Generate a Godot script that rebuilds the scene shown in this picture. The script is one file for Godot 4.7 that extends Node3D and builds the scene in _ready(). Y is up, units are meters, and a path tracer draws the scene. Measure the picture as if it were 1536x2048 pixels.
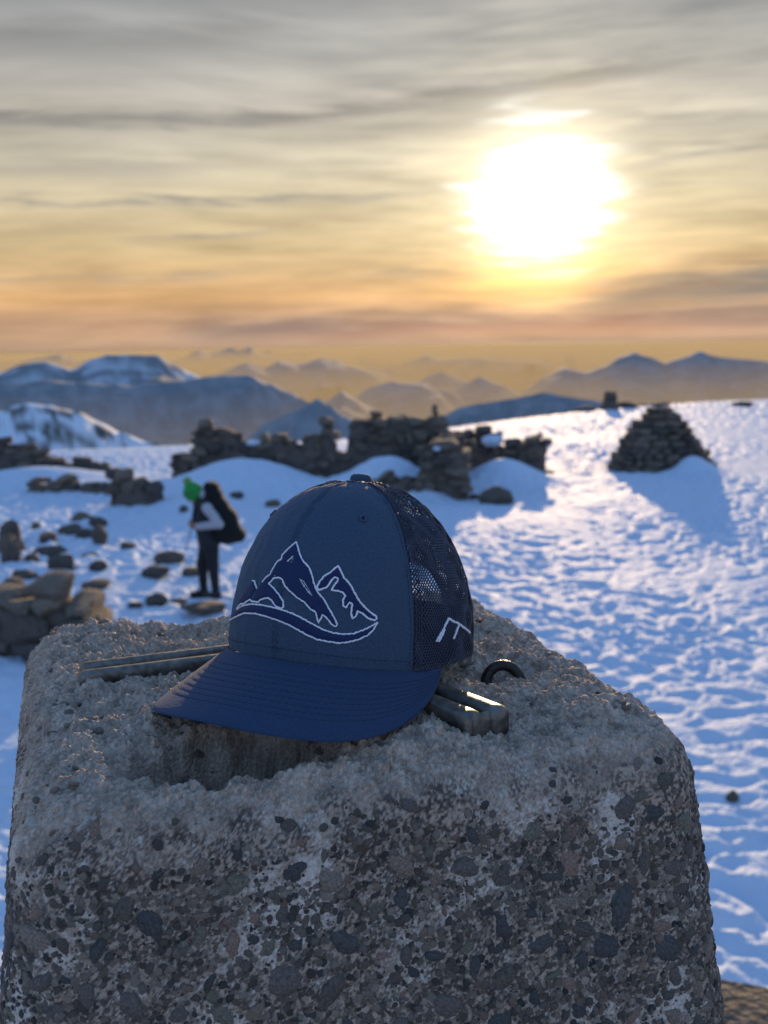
extends Node3D
# A navy trucker cap on a summit survey pillar, snow and ruined stone walls behind, sunset over hazy ranges.
# Units are metres; y = 0 is the snow plateau, the sea lies 1345 m below it.

const SUN_AZ := 7.75
const SUN_EL := 8.6
const PILLAR_AT := Vector3(-0.0575, 2.25, -0.8445)
const PILLAR_TURN := 0.2764
const TOP := 1.2

var rng := RandomNumberGenerator.new()
var used := {}
var noise_a := FastNoiseLite.new()
var noise_b := FastNoiseLite.new()
var noise_c := FastNoiseLite.new()
var sky_n := FastNoiseLite.new()
var sky_m := FastNoiseLite.new()


func _ready() -> void:
	rng.seed = 7
	setup_noise()
	# ---- camera, sky, sun, exposure ----
	var cam := Camera3D.new()
	cam.name = "camera"
	var pitch := deg_to_rad(9.24)
	var roll := deg_to_rad(0.97)
	var f := Vector3(0, -sin(pitch), -cos(pitch))
	var u0 := Vector3(0, cos(pitch), -sin(pitch))
	var up := u0 * cos(roll) + Vector3.RIGHT * sin(roll)
	var right := Vector3.RIGHT * cos(roll) - u0 * sin(roll)
	add_child(cam)
	cam.transform = Transform3D(Basis(right, up, -f), Vector3(0, 3.7, 0))
	cam.near = 0.02
	cam.far = 200000.0
	var lens := CameraAttributesPhysical.new()
	lens.frustum_focal_length = 26.95
	lens.frustum_near = 0.02
	lens.frustum_far = 200000.0
	lens.frustum_focus_distance = 0.74
	lens.exposure_aperture = 7.5
	cam.attributes = lens
	cam.fov = 48.02
	cam.far = 200000.0
	cam.current = true
	var env := Environment.new()
	env.background_mode = Environment.BG_SKY
	var sky := Sky.new()
	var pan := PanoramaSkyMaterial.new()
	pan.panorama = sky_picture()
	sky.sky_material = pan
	env.sky = sky
	env.sky_rotation = Vector3(deg_to_rad(-0.95), 0, 0)  # the horizon dips below eye level, this high above the sea
	env.tonemap_mode = Environment.TONE_MAPPER_LINEAR
	env.tonemap_exposure = 1.2
	env.sdfgi_enabled = true
	env.ssao_enabled = true
	env.ssil_enabled = true
	env.volumetric_fog_enabled = true
	env.volumetric_fog_density = 0.0
	var we := WorldEnvironment.new()
	we.name = "world_environment"
	we.environment = env
	add_child(we)
	var sun := DirectionalLight3D.new()
	sun.name = "sun"
	add_child(sun)
	var az := deg_to_rad(SUN_AZ)
	var el := deg_to_rad(SUN_EL)
	var to_sun := Vector3(sin(az) * cos(el), sin(el), -cos(az) * cos(el))
	sun.basis = Basis.looking_at(-to_sun, Vector3.UP)
	sun.light_color = Color(1.0, 0.85, 0.65)
	sun.light_energy = 1.45
	sun.light_angular_distance = 0.6
	sun.shadow_enabled = true
	# ---- the place ----
	build_far()
	build_snow()
	build_stonework()
	build_pillar()
	build_cap()
	build_person()


func setup_noise() -> void:
	for n in [noise_a, noise_b, noise_c, sky_n, sky_m]:
		n.noise_type = FastNoiseLite.TYPE_SIMPLEX_SMOOTH
		n.frequency = 1.0
		n.fractal_type = FastNoiseLite.FRACTAL_NONE
	noise_a.seed = 11
	noise_b.seed = 23
	noise_b.fractal_type = FastNoiseLite.FRACTAL_FBM
	noise_b.fractal_octaves = 4
	noise_c.seed = 31
	noise_c.fractal_type = FastNoiseLite.FRACTAL_RIDGED
	noise_c.fractal_octaves = 3
	sky_n.seed = 5
	sky_n.fractal_type = FastNoiseLite.FRACTAL_FBM
	sky_n.fractal_octaves = 5
	sky_m.seed = 9


# ---------------------------------------------------------------- sky: air and clouds
const SKY_SUN := [[0.0, 0.44, 0.285, 0.185], [1.45, 0.51, 0.31, 0.185], [2.35, 0.614, 0.358, 0.163], [4.65, 0.567, 0.422, 0.228], [6.95, 0.53, 0.449, 0.298], [9.15, 0.493, 0.449, 0.353], [11.65, 0.4, 0.377, 0.339], [13.95, 0.316, 0.321, 0.312], [16.45, 0.26, 0.27, 0.284], [25.95, 0.214, 0.26, 0.353], [45.0, 0.158, 0.27, 0.502], [90.0, 0.112, 0.251, 0.558]]
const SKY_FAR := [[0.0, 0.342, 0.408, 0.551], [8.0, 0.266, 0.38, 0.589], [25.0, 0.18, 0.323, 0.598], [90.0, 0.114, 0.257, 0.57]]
# bands of cloud: azimuth and height of the band's line at three points, its half thickness, how dark
const BANDS := [
	[-30.0, 10.15, -9.0, 10.55, 16.0, 12.45, 0.34, 0.42],
	[-24.0, 6.65, -6.6, 6.9, 5.0, 7.2, 0.15, 0.28],
	[-14.0, 5.05, -8.5, 5.2, -3.0, 5.65, 0.2, 0.28],
	[-30.0, 13.35, -14.0, 13.85, -2.0, 14.55, 0.9, 0.22],
	[-30.0, 15.35, -10.0, 15.85, 8.0, 16.35, 0.6, 0.14],
	[-28.0, 8.35, -15.0, 8.25, -6.0, 8.45, 0.45, 0.16],
	[7.0, 1.5, 15.0, 2.4, 34.0, 4.15, 0.75, 0.55],
	[-12.0, 0.75, 6.0, 1.0, 32.0, 1.3, 0.5, 0.38],
	[9.0, 7.85, 16.0, 8.55, 28.0, 9.35, 0.22, 0.3],
	[8.0, 9.65, 15.0, 9.95, 28.0, 10.65, 0.35, 0.2],
	[-4.0, 3.25, 3.0, 3.45, 12.0, 3.25, 0.16, 0.2],
	[-26.0, 3.15, -14.0, 3.35, -4.0, 3.55, 0.2, 0.14]]


func stops(list: Array, x: float) -> Vector3:
	for i in range(1, list.size()):
		if x <= list[i][0]:
			var a: Array = list[i - 1]
			var b: Array = list[i]
			var k := clampf((x - a[0]) / (b[0] - a[0]), 0.0, 1.0)
			return Vector3(a[1], a[2], a[3]).lerp(Vector3(b[1], b[2], b[3]), k)
	var e: Array = list[list.size() - 1]
	return Vector3(e[1], e[2], e[3])


func sky_color(az: float, el: float) -> Color:
	var turned := absf(wrapf(az - SUN_AZ, -180.0, 180.0))
	var away := smoothstep(25.0, 110.0, turned)
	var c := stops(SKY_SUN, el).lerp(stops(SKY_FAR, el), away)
	# streaks of thin cloud, stretched along the horizon
	var ar := deg_to_rad(az)
	var px := sin(ar) * 9.0
	var py := cos(ar) * 9.0
	var bend := sky_m.get_noise_3d(px * 0.35, py * 0.35, el * 0.06) * 0.6
	var s := sky_n.get_noise_3d(px * 0.55, py * 0.55, (el + bend) * 0.62)
	var fine := sky_n.get_noise_3d(px * 1.1 + 40.0, py * 1.1, (el + bend) * 1.9)
	var soft := sky_n.get_noise_3d(px * 0.22 + 90.0, py * 0.22, el * 0.16)
	var low := exp(-el / 30.0)
	var k := 1.0 + (0.30 * s + 0.20 * fine) * low + 0.16 * soft
	var dark := 0.0
	for b in BANDS:
		if az < b[0] or az > b[4]:
			continue
		var line: float
		if az < b[2]:
			line = lerpf(b[1], b[3], smoothstep(b[0], b[2], az))
		else:
			line = lerpf(b[3], b[5], smoothstep(b[2], b[4], az))
		var end := smoothstep(b[0], b[0] + 6.0, az) * (1.0 - smoothstep(b[4] - 6.0, b[4], az))
		var d: float = (el - line + fine * 0.5) / b[6]
		dark = maxf(dark, b[7] * exp(-d * d) * end * (1.0 + 0.8 * s))
	k *= 1.0 - dark
	# cloud turns greyer than the glow behind it
	var grey := (c.x + c.y + c.z) / 3.0
	c = c.lerp(Vector3(grey, grey, grey * 1.04), clampf(dark * 1.1, 0.0, 0.75))
	c *= k
	# rose light under the low cloud
	var rose := exp(-pow((el - 0.75 + 0.3 * fine) / 0.5, 2.0)) * exp(-pow((az - 7.0) / 13.0, 2.0))
	c += Vector3(0.06, -0.02, -0.02) * rose
	# the sun behind thin cloud: a wide bright glow
	var dx := wrapf(az - SUN_AZ, -180.0, 180.0) * cos(deg_to_rad(el))
	var dy := el - 6.8
	var g := sqrt(dx * dx + dy * dy * 1.05)
	if g < 60.0:
		var edge := g + s * 1.7 + fine * 1.7
		var core := exp(-pow(maxf(edge, 0.0) / 2.1, 2.0)) * 4.5
		var veil := clampf(1.0 + 0.9 * s + 0.5 * fine, 0.2, 1.8)
		var halo := exp(-g / 3.4) * 0.55
		var wide := exp(-g / 11.0) * 0.12
		var low_sun := smoothstep(4.5, 1.4, el)
		c += Vector3(1.0, 0.96, 0.86) * core
		c += Vector3(1.0, lerpf(0.80, 0.50, low_sun), lerpf(0.42, 0.06, low_sun)) * halo * veil
		c += Vector3(1.0, 0.80, 0.52) * wide * veil
		c += Vector3(0.55, 0.24, 0.0) * exp(-pow((el - 3.3) / 1.1, 2.0) - pow(dx / 3.4, 2.0)) * veil
	# at the very horizon everything melts into one even veil
	c = c.lerp(Vector3(0.42, 0.275, 0.185), smoothstep(0.4, 0.0, el) * 0.6 * (1.0 - away))
	return Color(maxf(c.x, 0.0), maxf(c.y, 0.0), maxf(c.z, 0.0))


func sky_picture() -> ImageTexture:
	var w := 1024
	var h := 512
	var im := Image.create(w, h, false, Image.FORMAT_RGBF)
	im.fill(Color(0.30, 0.30, 0.30))
	for y in h / 2:
		for x in w:
			im.set_pixel(x, y, sky_color(wrapf(360.0 * (x + 0.5) / w, -180.0, 180.0), 90.0 - 180.0 * (y + 0.5) / h))
	im.resize(4096, 2048, Image.INTERPOLATE_CUBIC)
	var px := 360.0 / 4096.0
	for y in range(700, 1024):
		for x in range(-340, 340):
			im.set_pixel(posmod(x, 4096), y, sky_color((x + 0.5) * px, 90.0 - (y + 0.5) * px))
	im.fill_rect(Rect2i(0, 1024, 4096, 1024), Color(0.42, 0.275, 0.185))
	return ImageTexture.create_from_image(im)


# ---------------------------------------------------------------- helpers
func numbered(called: String) -> String:
	var n: int = used.get(called, 0)
	used[called] = n + 1
	return called if n == 0 else "%s_%03d" % [called, n]


func tag(o: Node, label: String, category: String, group := "", kind := "") -> void:
	if label:
		o.set_meta("label", label)
	if category:
		o.set_meta("category", category)
	if group:
		o.set_meta("group", group)
	if kind:
		o.set_meta("kind", kind)


func thing(called: String, label: String, category: String, at := Vector3.ZERO, turn := 0.0, group := "") -> Node3D:
	var o := Node3D.new()
	o.name = numbered(called)
	add_child(o)
	o.position = at
	o.rotation.y = turn
	tag(o, label, category, group)
	return o


func part(parent: Node, called: String, mesh: Mesh, m: Material) -> MeshInstance3D:
	var o := MeshInstance3D.new()
	o.name = called
	o.mesh = mesh
	o.material_override = m
	parent.add_child(o, true)
	return o


func top_mesh(called: String, mesh: Mesh, m: Material) -> MeshInstance3D:
	var o := MeshInstance3D.new()
	o.name = numbered(called)
	o.mesh = mesh
	o.material_override = m
	add_child(o)
	return o


# commits vertices and triangles as one mesh with smooth normals
func mesh_of(v: PackedVector3Array, idx: PackedInt32Array, colors := PackedColorArray(), uv := PackedVector2Array()) -> ArrayMesh:
	var arr := []
	arr.resize(Mesh.ARRAY_MAX)
	var n := PackedVector3Array()
	n.resize(v.size())
	n.fill(Vector3.ZERO)
	for i in range(0, idx.size(), 3):
		var a := idx[i]
		var b := idx[i + 1]
		var c := idx[i + 2]
		var q := (v[c] - v[a]).cross(v[b] - v[a])
		n[a] += q
		n[b] += q
		n[c] += q
	for i in n.size():
		n[i] = n[i].normalized() if n[i].length_squared() > 1e-30 else Vector3.UP
	arr[Mesh.ARRAY_VERTEX] = v
	arr[Mesh.ARRAY_NORMAL] = n
	arr[Mesh.ARRAY_INDEX] = idx
	if colors.size():
		arr[Mesh.ARRAY_COLOR] = colors
	if uv.size():
		arr[Mesh.ARRAY_TEX_UV] = uv
	var m := ArrayMesh.new()
	m.add_surface_from_arrays(Mesh.PRIMITIVE_TRIANGLES, arr)
	return m


# quads of a grid with nu columns and nv rows; flip turns the faces round
func grid_index(nu: int, nv: int, wrap := false, flip := false) -> PackedInt32Array:
	var idx := PackedInt32Array()
	var cols := nu if wrap else nu - 1
	idx.resize(cols * (nv - 1) * 6)
	var k := 0
	for j in nv - 1:
		for i in cols:
			var a := j * nu + i
			var b := j * nu + (i + 1) % nu
			var c := a + nu
			var d := b + nu
			if flip:
				idx[k] = a; idx[k + 1] = c; idx[k + 2] = b; idx[k + 3] = b; idx[k + 4] = c; idx[k + 5] = d
			else:
				idx[k] = a; idx[k + 1] = b; idx[k + 2] = c; idx[k + 3] = b; idx[k + 4] = d; idx[k + 5] = c
			k += 6
	return idx


class Heap:
	var v := PackedVector3Array()
	var i := PackedInt32Array()
	var c := PackedColorArray()
	func add(vs: PackedVector3Array, ids: PackedInt32Array) -> void:
		var base := v.size()
		v.append_array(vs)
		for k in ids:
			i.append(base + k)


# a tube along points; radius may differ from point to point
func tube(h: Heap, pts: PackedVector3Array, radii: PackedFloat32Array, sides := 6, closed_ends := true, ring := false) -> void:
	var n := pts.size()
	if n < 2:
		return
	var vs := PackedVector3Array()
	var dir := (pts[1] - pts[0]).normalized()
	var side := dir.cross(Vector3.UP)
	if side.length() < 0.05:
		side = dir.cross(Vector3.RIGHT)
	side = side.normalized()
	for k in n:
		var d: Vector3
		if ring:
			d = (pts[(k + 1) % n] - pts[(k + n - 1) % n]).normalized()
		else:
			d = (pts[mini(k + 1, n - 1)] - pts[maxi(k - 1, 0)]).normalized()
		side = (side - d * side.dot(d)).normalized()
		var up := side.cross(d)
		var r: float = radii[k] if radii.size() == n else radii[0]
		for s in sides:
			var a := TAU * s / sides
			vs.append(pts[k] + (side * cos(a) + up * sin(a)) * r)
	var ids := PackedInt32Array()
	for k in (n if ring else n - 1):
		var k2 := (k + 1) % n
		for s in sides:
			var a := k * sides + s
			var b := k * sides + (s + 1) % sides
			var c := k2 * sides + s
			var d2 := k2 * sides + (s + 1) % sides
			ids.append_array([a, b, c, b, d2, c])
	if closed_ends and not ring:
		vs.append(pts[0])
		vs.append(pts[n - 1])
		for s in sides:
			ids.append_array([vs.size() - 2, (s + 1) % sides, s])
			ids.append_array([vs.size() - 1, (n - 1) * sides + s, (n - 1) * sides + (s + 1) % sides])
	h.add(vs, ids)


func heap_mesh(h: Heap) -> ArrayMesh:
	return mesh_of(h.v, h.i)


# a rough stone of unit half size cut by random planes; blocky leans towards a squared block
func rock(seed_: int, n: int, cuts: int, rough: float, blocky: float, flat := false) -> ArrayMesh:
	var r := RandomNumberGenerator.new()
	r.seed = seed_
	var planes: Array[Plane] = []
	for k in cuts:
		var d := Vector3(r.randfn(), r.randfn(), r.randfn()).normalized()
		planes.append(Plane(d, r.randf_range(0.70, 1.0)))
	if blocky > 0.0:
		for k in 6:
			var d := Vector3.ZERO
			d[k / 2] = 1.0 if k % 2 else -1.0
			d = (d + Vector3(r.randfn(), r.randfn(), r.randfn()) * 0.09).normalized()
			planes.append(Plane(d, r.randf_range(0.80, 0.95)))
	var off := Vector3(r.randf(), r.randf(), r.randf()) * 100.0
	var seen := {}
	var v := PackedVector3Array()
	var idx := PackedInt32Array()
	var reach := 1.25 if blocky > 0.0 else 1.06
	for f in 6:
		var ax := f / 2
		var sg := 1.0 if f % 2 else -1.0
		var ids := PackedInt32Array()
		for j in n + 1:
			for i in n + 1:
				var p := Vector3.ZERO
				p[ax] = sg
				p[(ax + 1) % 3] = tan((2.0 * i / n - 1.0) * PI / 4)
				p[(ax + 2) % 3] = tan((2.0 * j / n - 1.0) * PI / 4)
				p = p.normalized()
				var key := (p * 1000.0).round()
				if not seen.has(key):
					var reachp := reach
					for q in planes:
						var dn := q.normal.dot(p)
						if dn > 0.01:
							reachp = minf(reachp, q.d / dn)
					reachp *= 1.0 + rough * noise_b.get_noise_3dv(p * 1.6 + off) + rough * 0.4 * noise_a.get_noise_3dv(p * 4.5 + off)
					seen[key] = v.size()
					v.append(p * reachp)
				ids.append(seen[key])
		for j in n:
			for i in n:
				var a := ids[j * (n + 1) + i]
				var b := ids[j * (n + 1) + i + 1]
				var c := ids[(j + 1) * (n + 1) + i]
				var d := ids[(j + 1) * (n + 1) + i + 1]
				if sg > 0:
					idx.append_array([a, c, b, b, c, d])
				else:
					idx.append_array([a, b, c, b, d, c])
	if flat:
		var fv := PackedVector3Array()
		for k in idx:
			fv.append(v[k])
		return mesh_of(fv, PackedInt32Array(range(fv.size())))
	return mesh_of(v, idx)


func grain_texture(size: int, freq: float, seed_: int, lo: Color, hi: Color, octaves := 5, type := FastNoiseLite.TYPE_SIMPLEX_SMOOTH) -> NoiseTexture2D:
	var n := FastNoiseLite.new()
	n.noise_type = type
	n.seed = seed_
	n.frequency = freq
	n.fractal_type = FastNoiseLite.FRACTAL_FBM
	n.fractal_octaves = octaves
	var t := NoiseTexture2D.new()
	t.width = size
	t.height = size
	t.seamless = true
	t.noise = n
	t.generate_mipmaps = false
	var g := Gradient.new()
	g.set_color(0, lo)
	g.set_color(1, hi)
	t.color_ramp = g
	return t


func mat(color: Color, rough := 0.9, spec := 0.5) -> StandardMaterial3D:
	var m := StandardMaterial3D.new()
	m.albedo_color = color.linear_to_srgb()
	m.roughness = rough
	m.metallic_specular = spec
	m.cull_mode = BaseMaterial3D.CULL_DISABLED
	return m


# a material with triplanar grain in its colour and relief; the colour is a linear base colour
func grainy(color: Color, rough: float, scale: float, relief: float, seed_: int, contrast := 0.35, world := false) -> StandardMaterial3D:
	var m := mat(color, rough)
	m.albedo_texture = grain_texture(512, 0.012, seed_, Color(1 - contrast, 1 - contrast, 1 - contrast), Color.WHITE)
	m.uv1_triplanar = true
	m.uv1_world_triplanar = world
	m.uv1_scale = Vector3.ONE * scale
	m.heightmap_enabled = relief > 0.0
	if relief > 0.0:
		m.heightmap_texture = grain_texture(512, 0.02, seed_ + 1, Color.BLACK, Color.WHITE)
		m.heightmap_scale = relief
	return m


# ---------------------------------------------------------------- far country: sea, ranges, banks of haze
# each range: name, kind of cover (0 heather and rock, 1 mostly snow, 2 snow streaks), distance, depth of its flanks, [azimuth, crest height, ...]
const RANGES := [
	["mountain_range", 2, 12000.0, 2600.0, [-44, -1390, -36, -900, -29, -560, -25, -500, -21.53, -447, -19.54, -339, -18.23, -395, -17.31, -327, -16.17, -294, -14.82, -380, -14.1, -305, -13.27, -259, -12.21, -254, -10.91, -270, -10.22, -353, -9.4, -444, -8.2, -526, -6.03, -690, -4, -1100]],
	["mountain_range", 0, 10000.0, 1500.0, [-44, -1390, -36, -950, -30, -600, -26, -480, -21.55, -412, -18.27, -424, -16.22, -401, -14.85, -429, -12.29, -471, -10.37, -438, -8.92, -414, -7.95, -405, -6.49, -402, -5.52, -470, -4.55, -560, -3.58, -650, -2.6, -762, 0.5, -1150]],
	["mountain", 0, 5000.0, 1100.0, [-9, -700, -6.59, -457, -5.84, -415, -5.09, -384, -4.08, -343, -3.21, -308, -2.59, -339, -1.86, -380, -0.87, -414, 0.36, -470, 3.5, -800]],
	["mountain", 0, 14000.0, 2200.0, [-5, -1200, -3.34, -971, -2.58, -866, -1.96, -778, -1.34, -872, -0.61, -984, 0.13, -1108, 1.5, -1300]],
	["mountain_range", 0, 24000.0, 3500.0, [-10, -1300, -8.44, -1053, -7.95, -904, -6.59, -712, -5.74, -822, -5, -695, -4.02, -765, -3.03, -670, -2.29, -696, -1.56, -804, -0.08, -970, 0.9, -1182, 2, -1330]],
	["mountain_range", 0, 42000.0, 4000.0, [-12, -1300, -10.57, -1100, -9.84, -1023, -8.99, -788, -8.39, -885, -7.42, -739, -6.93, -817, -6.44, -718, -6.09, -918, -4.99, -1112, -3.5, -1330]],
	["mountain", 0, 38000.0, 4000.0, [-19, -1200, -17.76, -1036, -16.84, -866, -15.46, -731, -15.01, -832, -14.33, -969, -13.65, -1106, -12.5, -1330]],
	["mountain_range", 0, 31000.0, 3500.0, [-1, -1330, 0.42, -1192, 1.29, -1000, 2.28, -810, 2.89, -920, 4.37, -893, 5.84, -956, 7.79, -1011, 8.76, -1253, 9.5, -1335]],
	["mountain_range", 0, 16000.0, 2200.0, [-3, -1250, -1.59, -1017, -0.59, -850, 0.65, -773, 1.89, -792, 3.13, -900, 4.36, -1043, 6, -1250]],
	["mountain", 0, 20000.0, 2600.0, [0.4, -1250, 1.64, -1033, 2.39, -865, 2.89, -816, 3.87, -932, 4.86, -1091, 6, -1280]],
	["mountain", 0, 17000.0, 2200.0, [1.8, -1250, 3.12, -1029, 4.12, -873, 4.86, -774, 5.84, -893, 6.82, -1043, 8.2, -1250]],
	["mountain_range", 0, 18000.0, 2600.0, [5, -1330, 6.82, -1104, 8.04, -838, 9, -688, 9.97, -768, 10.92, -657, 11.63, -538, 12.34, -473, 13.04, -528, 13.75, -627, 14.45, -555, 15.36, -461, 16.05, -537, 16.97, -591, 18.45, -602, 19.87, -677, 22.05, -787, 26, -900, 31, -1050, 38, -1390]],
	["mountain", 0, 4500.0, 800.0, [0, -560, 2.12, -386, 2.87, -351, 3.86, -319, 4.85, -304, 6.58, -285, 8.04, -268, 9.5, -284, 10.71, -304, 12.15, -333, 16, -480]],
	["mountain", 0, 3000.0, 500.0, [1, -330, 3.36, -257, 4.11, -234, 6.08, -214, 7.31, -204, 8.53, -198, 9.74, -201, 10.71, -208, 12.39, -227, 17, -320]],
	["snowy_mountain", 1, 1800.0, 420.0, [-42, -420, -34, -240, -28, -165, -22.74, -120, -20.11, -105, -18.36, -113, -17.66, -106, -17.2, -104, -16.07, -108, -14.7, -119, -13.8, -135, -12.88, -152, -11.47, -168, -10.04, -186, -7, -240]]]
const RANGE_LABELS := [
	"blue snow-streaked mountain range at the far left", "long dark ridge in front of the blue left range", "dark pointed peak rising behind the ruined wall", "small pale pointed peak right of the dark one", "row of pale summits left of centre above the haze",
	"faint jagged peaks on the horizon left of centre", "faint lone peak on the horizon at the far left", "faint flat-topped range on the horizon at centre", "broad pale rounded hill low in the golden haze", "faint hump in the haze right of centre", "pale pointed hill in the haze below the sun",
	"twin dark peaks above the haze at the right", "rounded grey hill just beyond the snow rim", "low dark ridge nearest beyond the sunlit snow", "snow-covered mountain shoulder at the left edge"]


func crest(pts: Array, az: float) -> float:
	for i in range(2, pts.size(), 2):
		if az <= pts[i]:
			var k: float = (az - pts[i - 2]) / (pts[i] - pts[i - 2])
			var k0 := k
			k = lerpf(k0, smoothstep(0.0, 1.0, k0), 0.45)
			return lerpf(pts[i - 1], pts[i + 1], k)
	return pts[pts.size() - 1]


func build_far() -> void:
	var sea_v := PackedVector3Array([Vector3(0, -1345, 0)])
	var sea_i := PackedInt32Array()
	for k in 128:
		sea_v.append(Vector3(cos(TAU * k / 128), 0, sin(TAU * k / 128)) * 81000.0 + Vector3(0, -1345, 0))
		sea_i.append_array([0, 1 + k, 1 + (k + 1) % 128])
	var water := mat(Color(0.05, 0.065, 0.08), 0.9, 0.2)
	var sea := top_mesh("sea", mesh_of(sea_v, sea_i), water)
	tag(sea, "hazy sea reaching to the horizon below the ranges", "sea", "", "structure")
	var cover := [mat(Color.WHITE, 0.95), mat(Color.WHITE, 0.8), mat(Color.WHITE, 0.9)]
	for m in cover:
		m.vertex_color_use_as_albedo = true
	for k in RANGES.size():
		var r: Array = RANGES[k]
		var pts: Array = r[4]
		var dist: float = r[2]
		var depth: float = r[3]
		var a0: float = pts[0]
		var a1: float = pts[pts.size() - 2]
		var nu := 320
		var nv := 41
		var v := PackedVector3Array()
		var c := PackedColorArray()
		var fr := 2.2 / depth
		for j in nv:
			var s := 2.0 * j / (nv - 1) - 1.0
			for i in nu:
				var az := lerpf(a0, a1, float(i) / (nu - 1))
				var d := dist + s * depth
				var p := Vector3(sin(deg_to_rad(az)) * d, 0, -cos(deg_to_rad(az)) * d)
				var top := crest(pts, az)
				var spur := noise_c.get_noise_3d(p.x * fr * 0.55, k * 7.3, p.z * fr * 0.55)
				var rug := noise_b.get_noise_3d(p.x * fr * 2.2, k * 3.1, p.z * fr * 2.2)
				var fall := pow(absf(s), 1.15 + 0.35 * spur)
				var drop: float = (top + 1400.0) * fall if dist > 2500.0 else depth * 0.75 * fall
				var amp: float = depth * 0.12 * fall
				p.y = top - drop + spur * amp + rug * (depth * 0.012 + amp * 0.35)
				p.y = maxf(p.y, -1420.0)
				v.append(p)
				var patch := noise_b.get_noise_3d(p.x * fr * 3.4 + 50.0, p.y * fr * 5.0, p.z * fr * 3.4)
				var gully := noise_c.get_noise_3d(p.x * fr * 2.4, p.y * fr * 0.7, p.z * fr * 2.4 + 9.0)
				var rocky := Color(0.055, 0.06, 0.058).lerp(Color(0.10, 0.09, 0.075), clampf(0.5 + patch, 0, 1))
				var white := Color(0.70, 0.78, 0.86)
				var share := 0.22 + 0.10 * smoothstep(-0.3, 0.4, patch)
				if r[1] == 1:
					share = smoothstep(0.42, 0.10, gully * 0.5 + patch * 0.65)
				elif r[1] == 2:
					share = 0.2 + 0.45 * smoothstep(-0.2, 0.45, patch + gully * 0.35 - fall * 1.3 + 0.05)
				c.append(rocky.lerp(white, share))
		var o := top_mesh(r[0], mesh_of(v, grid_index(nu, nv), c), cover[r[1]])
		tag(o, RANGE_LABELS[k], "mountain", "", "structure")
	# banks of haze lying in the valleys: the lower, the denser; they dip out of sight with the sea's horizon
	for b in [[-480.0, 29500.0, 0.00003], [-620.0, 37500.0, 0.00004], [-800.0, 48500.0, 0.00008], [-1000.0, 60500.0, 0.00012], [-1200.0, 72500.0, 0.0002]]:
		var top: float = b[0]
		var fog := FogVolume.new()
		fog.name = numbered("valley_haze")
		fog.shape = RenderingServer.FOG_VOLUME_SHAPE_CYLINDER
		fog.size = Vector3(2.0 * b[1], top + 1400.0, 2.0 * b[1])
		add_child(fog)
		fog.position = Vector3(0, (top - 1400.0) / 2, 0)
		var fm := FogMaterial.new()
		fm.density = b[2]
		fm.albedo = Color(1.0, 0.885, 0.66)
		fog.material = fm
		tag(fog, "golden haze lying in the valleys below the peaks", "haze", "", "stuff")


# ---------------------------------------------------------------- snow plateau
const DRIFTS := [[-3.5, -26.2, 1.35, 1.0, 0.66], [-2.3, -26.6, 1.0, 0.8, 0.25], [0.1, -26.0, 1.1, 0.85, 0.8], [2.9, -27.4, 0.9, 0.8, 0.55], [-8.6, -28.4, 2.2, 1.3, 0.42], [-6.4, -26.4, 1.4, 0.9, 0.28], [7.7, -28.4, 0.5, 0.45, 0.38], [-3.9, -24.2, 1.2, 0.7, 0.2], [1.0, -24.6, 0.5, 0.5, 0.3]]


func rim_distance(az: float) -> float:
	return 40.0 + 20.5 * smoothstep(-4.5, 22.0, az)


func ground(x: float, z: float, detail := true) -> float:
	var d := sqrt(x * x + z * z)
	var az := rad_to_deg(atan2(x, -z))
	var h := 0.0
	var wide := noise_b.get_noise_2d(x * 0.06, z * 0.06) * 0.16 * smoothstep(6.0, 20.0, d) * (1.0 - smoothstep(30.0, 38.0, d))
	h += wide
	for g in DRIFTS:
		var ex: float = (x - g[0]) / g[2]
		var ez: float = (z - g[1]) / g[3]
		var q := ex * ex + ez * ez
		if q < 9.0:
			h += g[4] * exp(-q)
	if detail:
		# wind-scooped hollows with soft crests
		var wx := x + 0.10 * noise_a.get_noise_2d(x * 1.3, z * 1.3 + 7.0)
		var wz := z + 0.10 * noise_a.get_noise_2d(x * 1.3 + 31.0, z * 1.3)
		var cup := noise_a.get_noise_2d(wx * 1.75, wz * 2.5)
		var cup2 := noise_a.get_noise_2d(wx * 3.6 + 20.0, wz * 4.8)
		var crisp := noise_b.get_noise_2d(x * 6.5, z * 8.0)
		var patch := 0.65 + 0.5 * noise_a.get_noise_2d(x * 0.16 + 3.0, z * 0.16)
		var calm := 1.0
		for g in DRIFTS:
			var ex: float = (x - g[0]) / (g[2] * 1.1)
			var ez: float = (z - g[1]) / (g[3] * 1.1)
			calm = minf(calm, 1.0 - 0.85 * exp(-(ex * ex + ez * ez)))
		var bowl := absf(cup) * 1.5 - 0.5
		h += (0.095 * (0.55 * cup - 0.75 * bowl) + 0.034 * cup2 + 0.012 * crisp) * patch * calm
	var over := d - rim_distance(az)
	if over > -4.0:
		h -= 0.02 * (over + 4.0) * (over + 4.0) if over < 12.0 else 5.12 + 0.64 * (over - 12.0)
	return h


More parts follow.
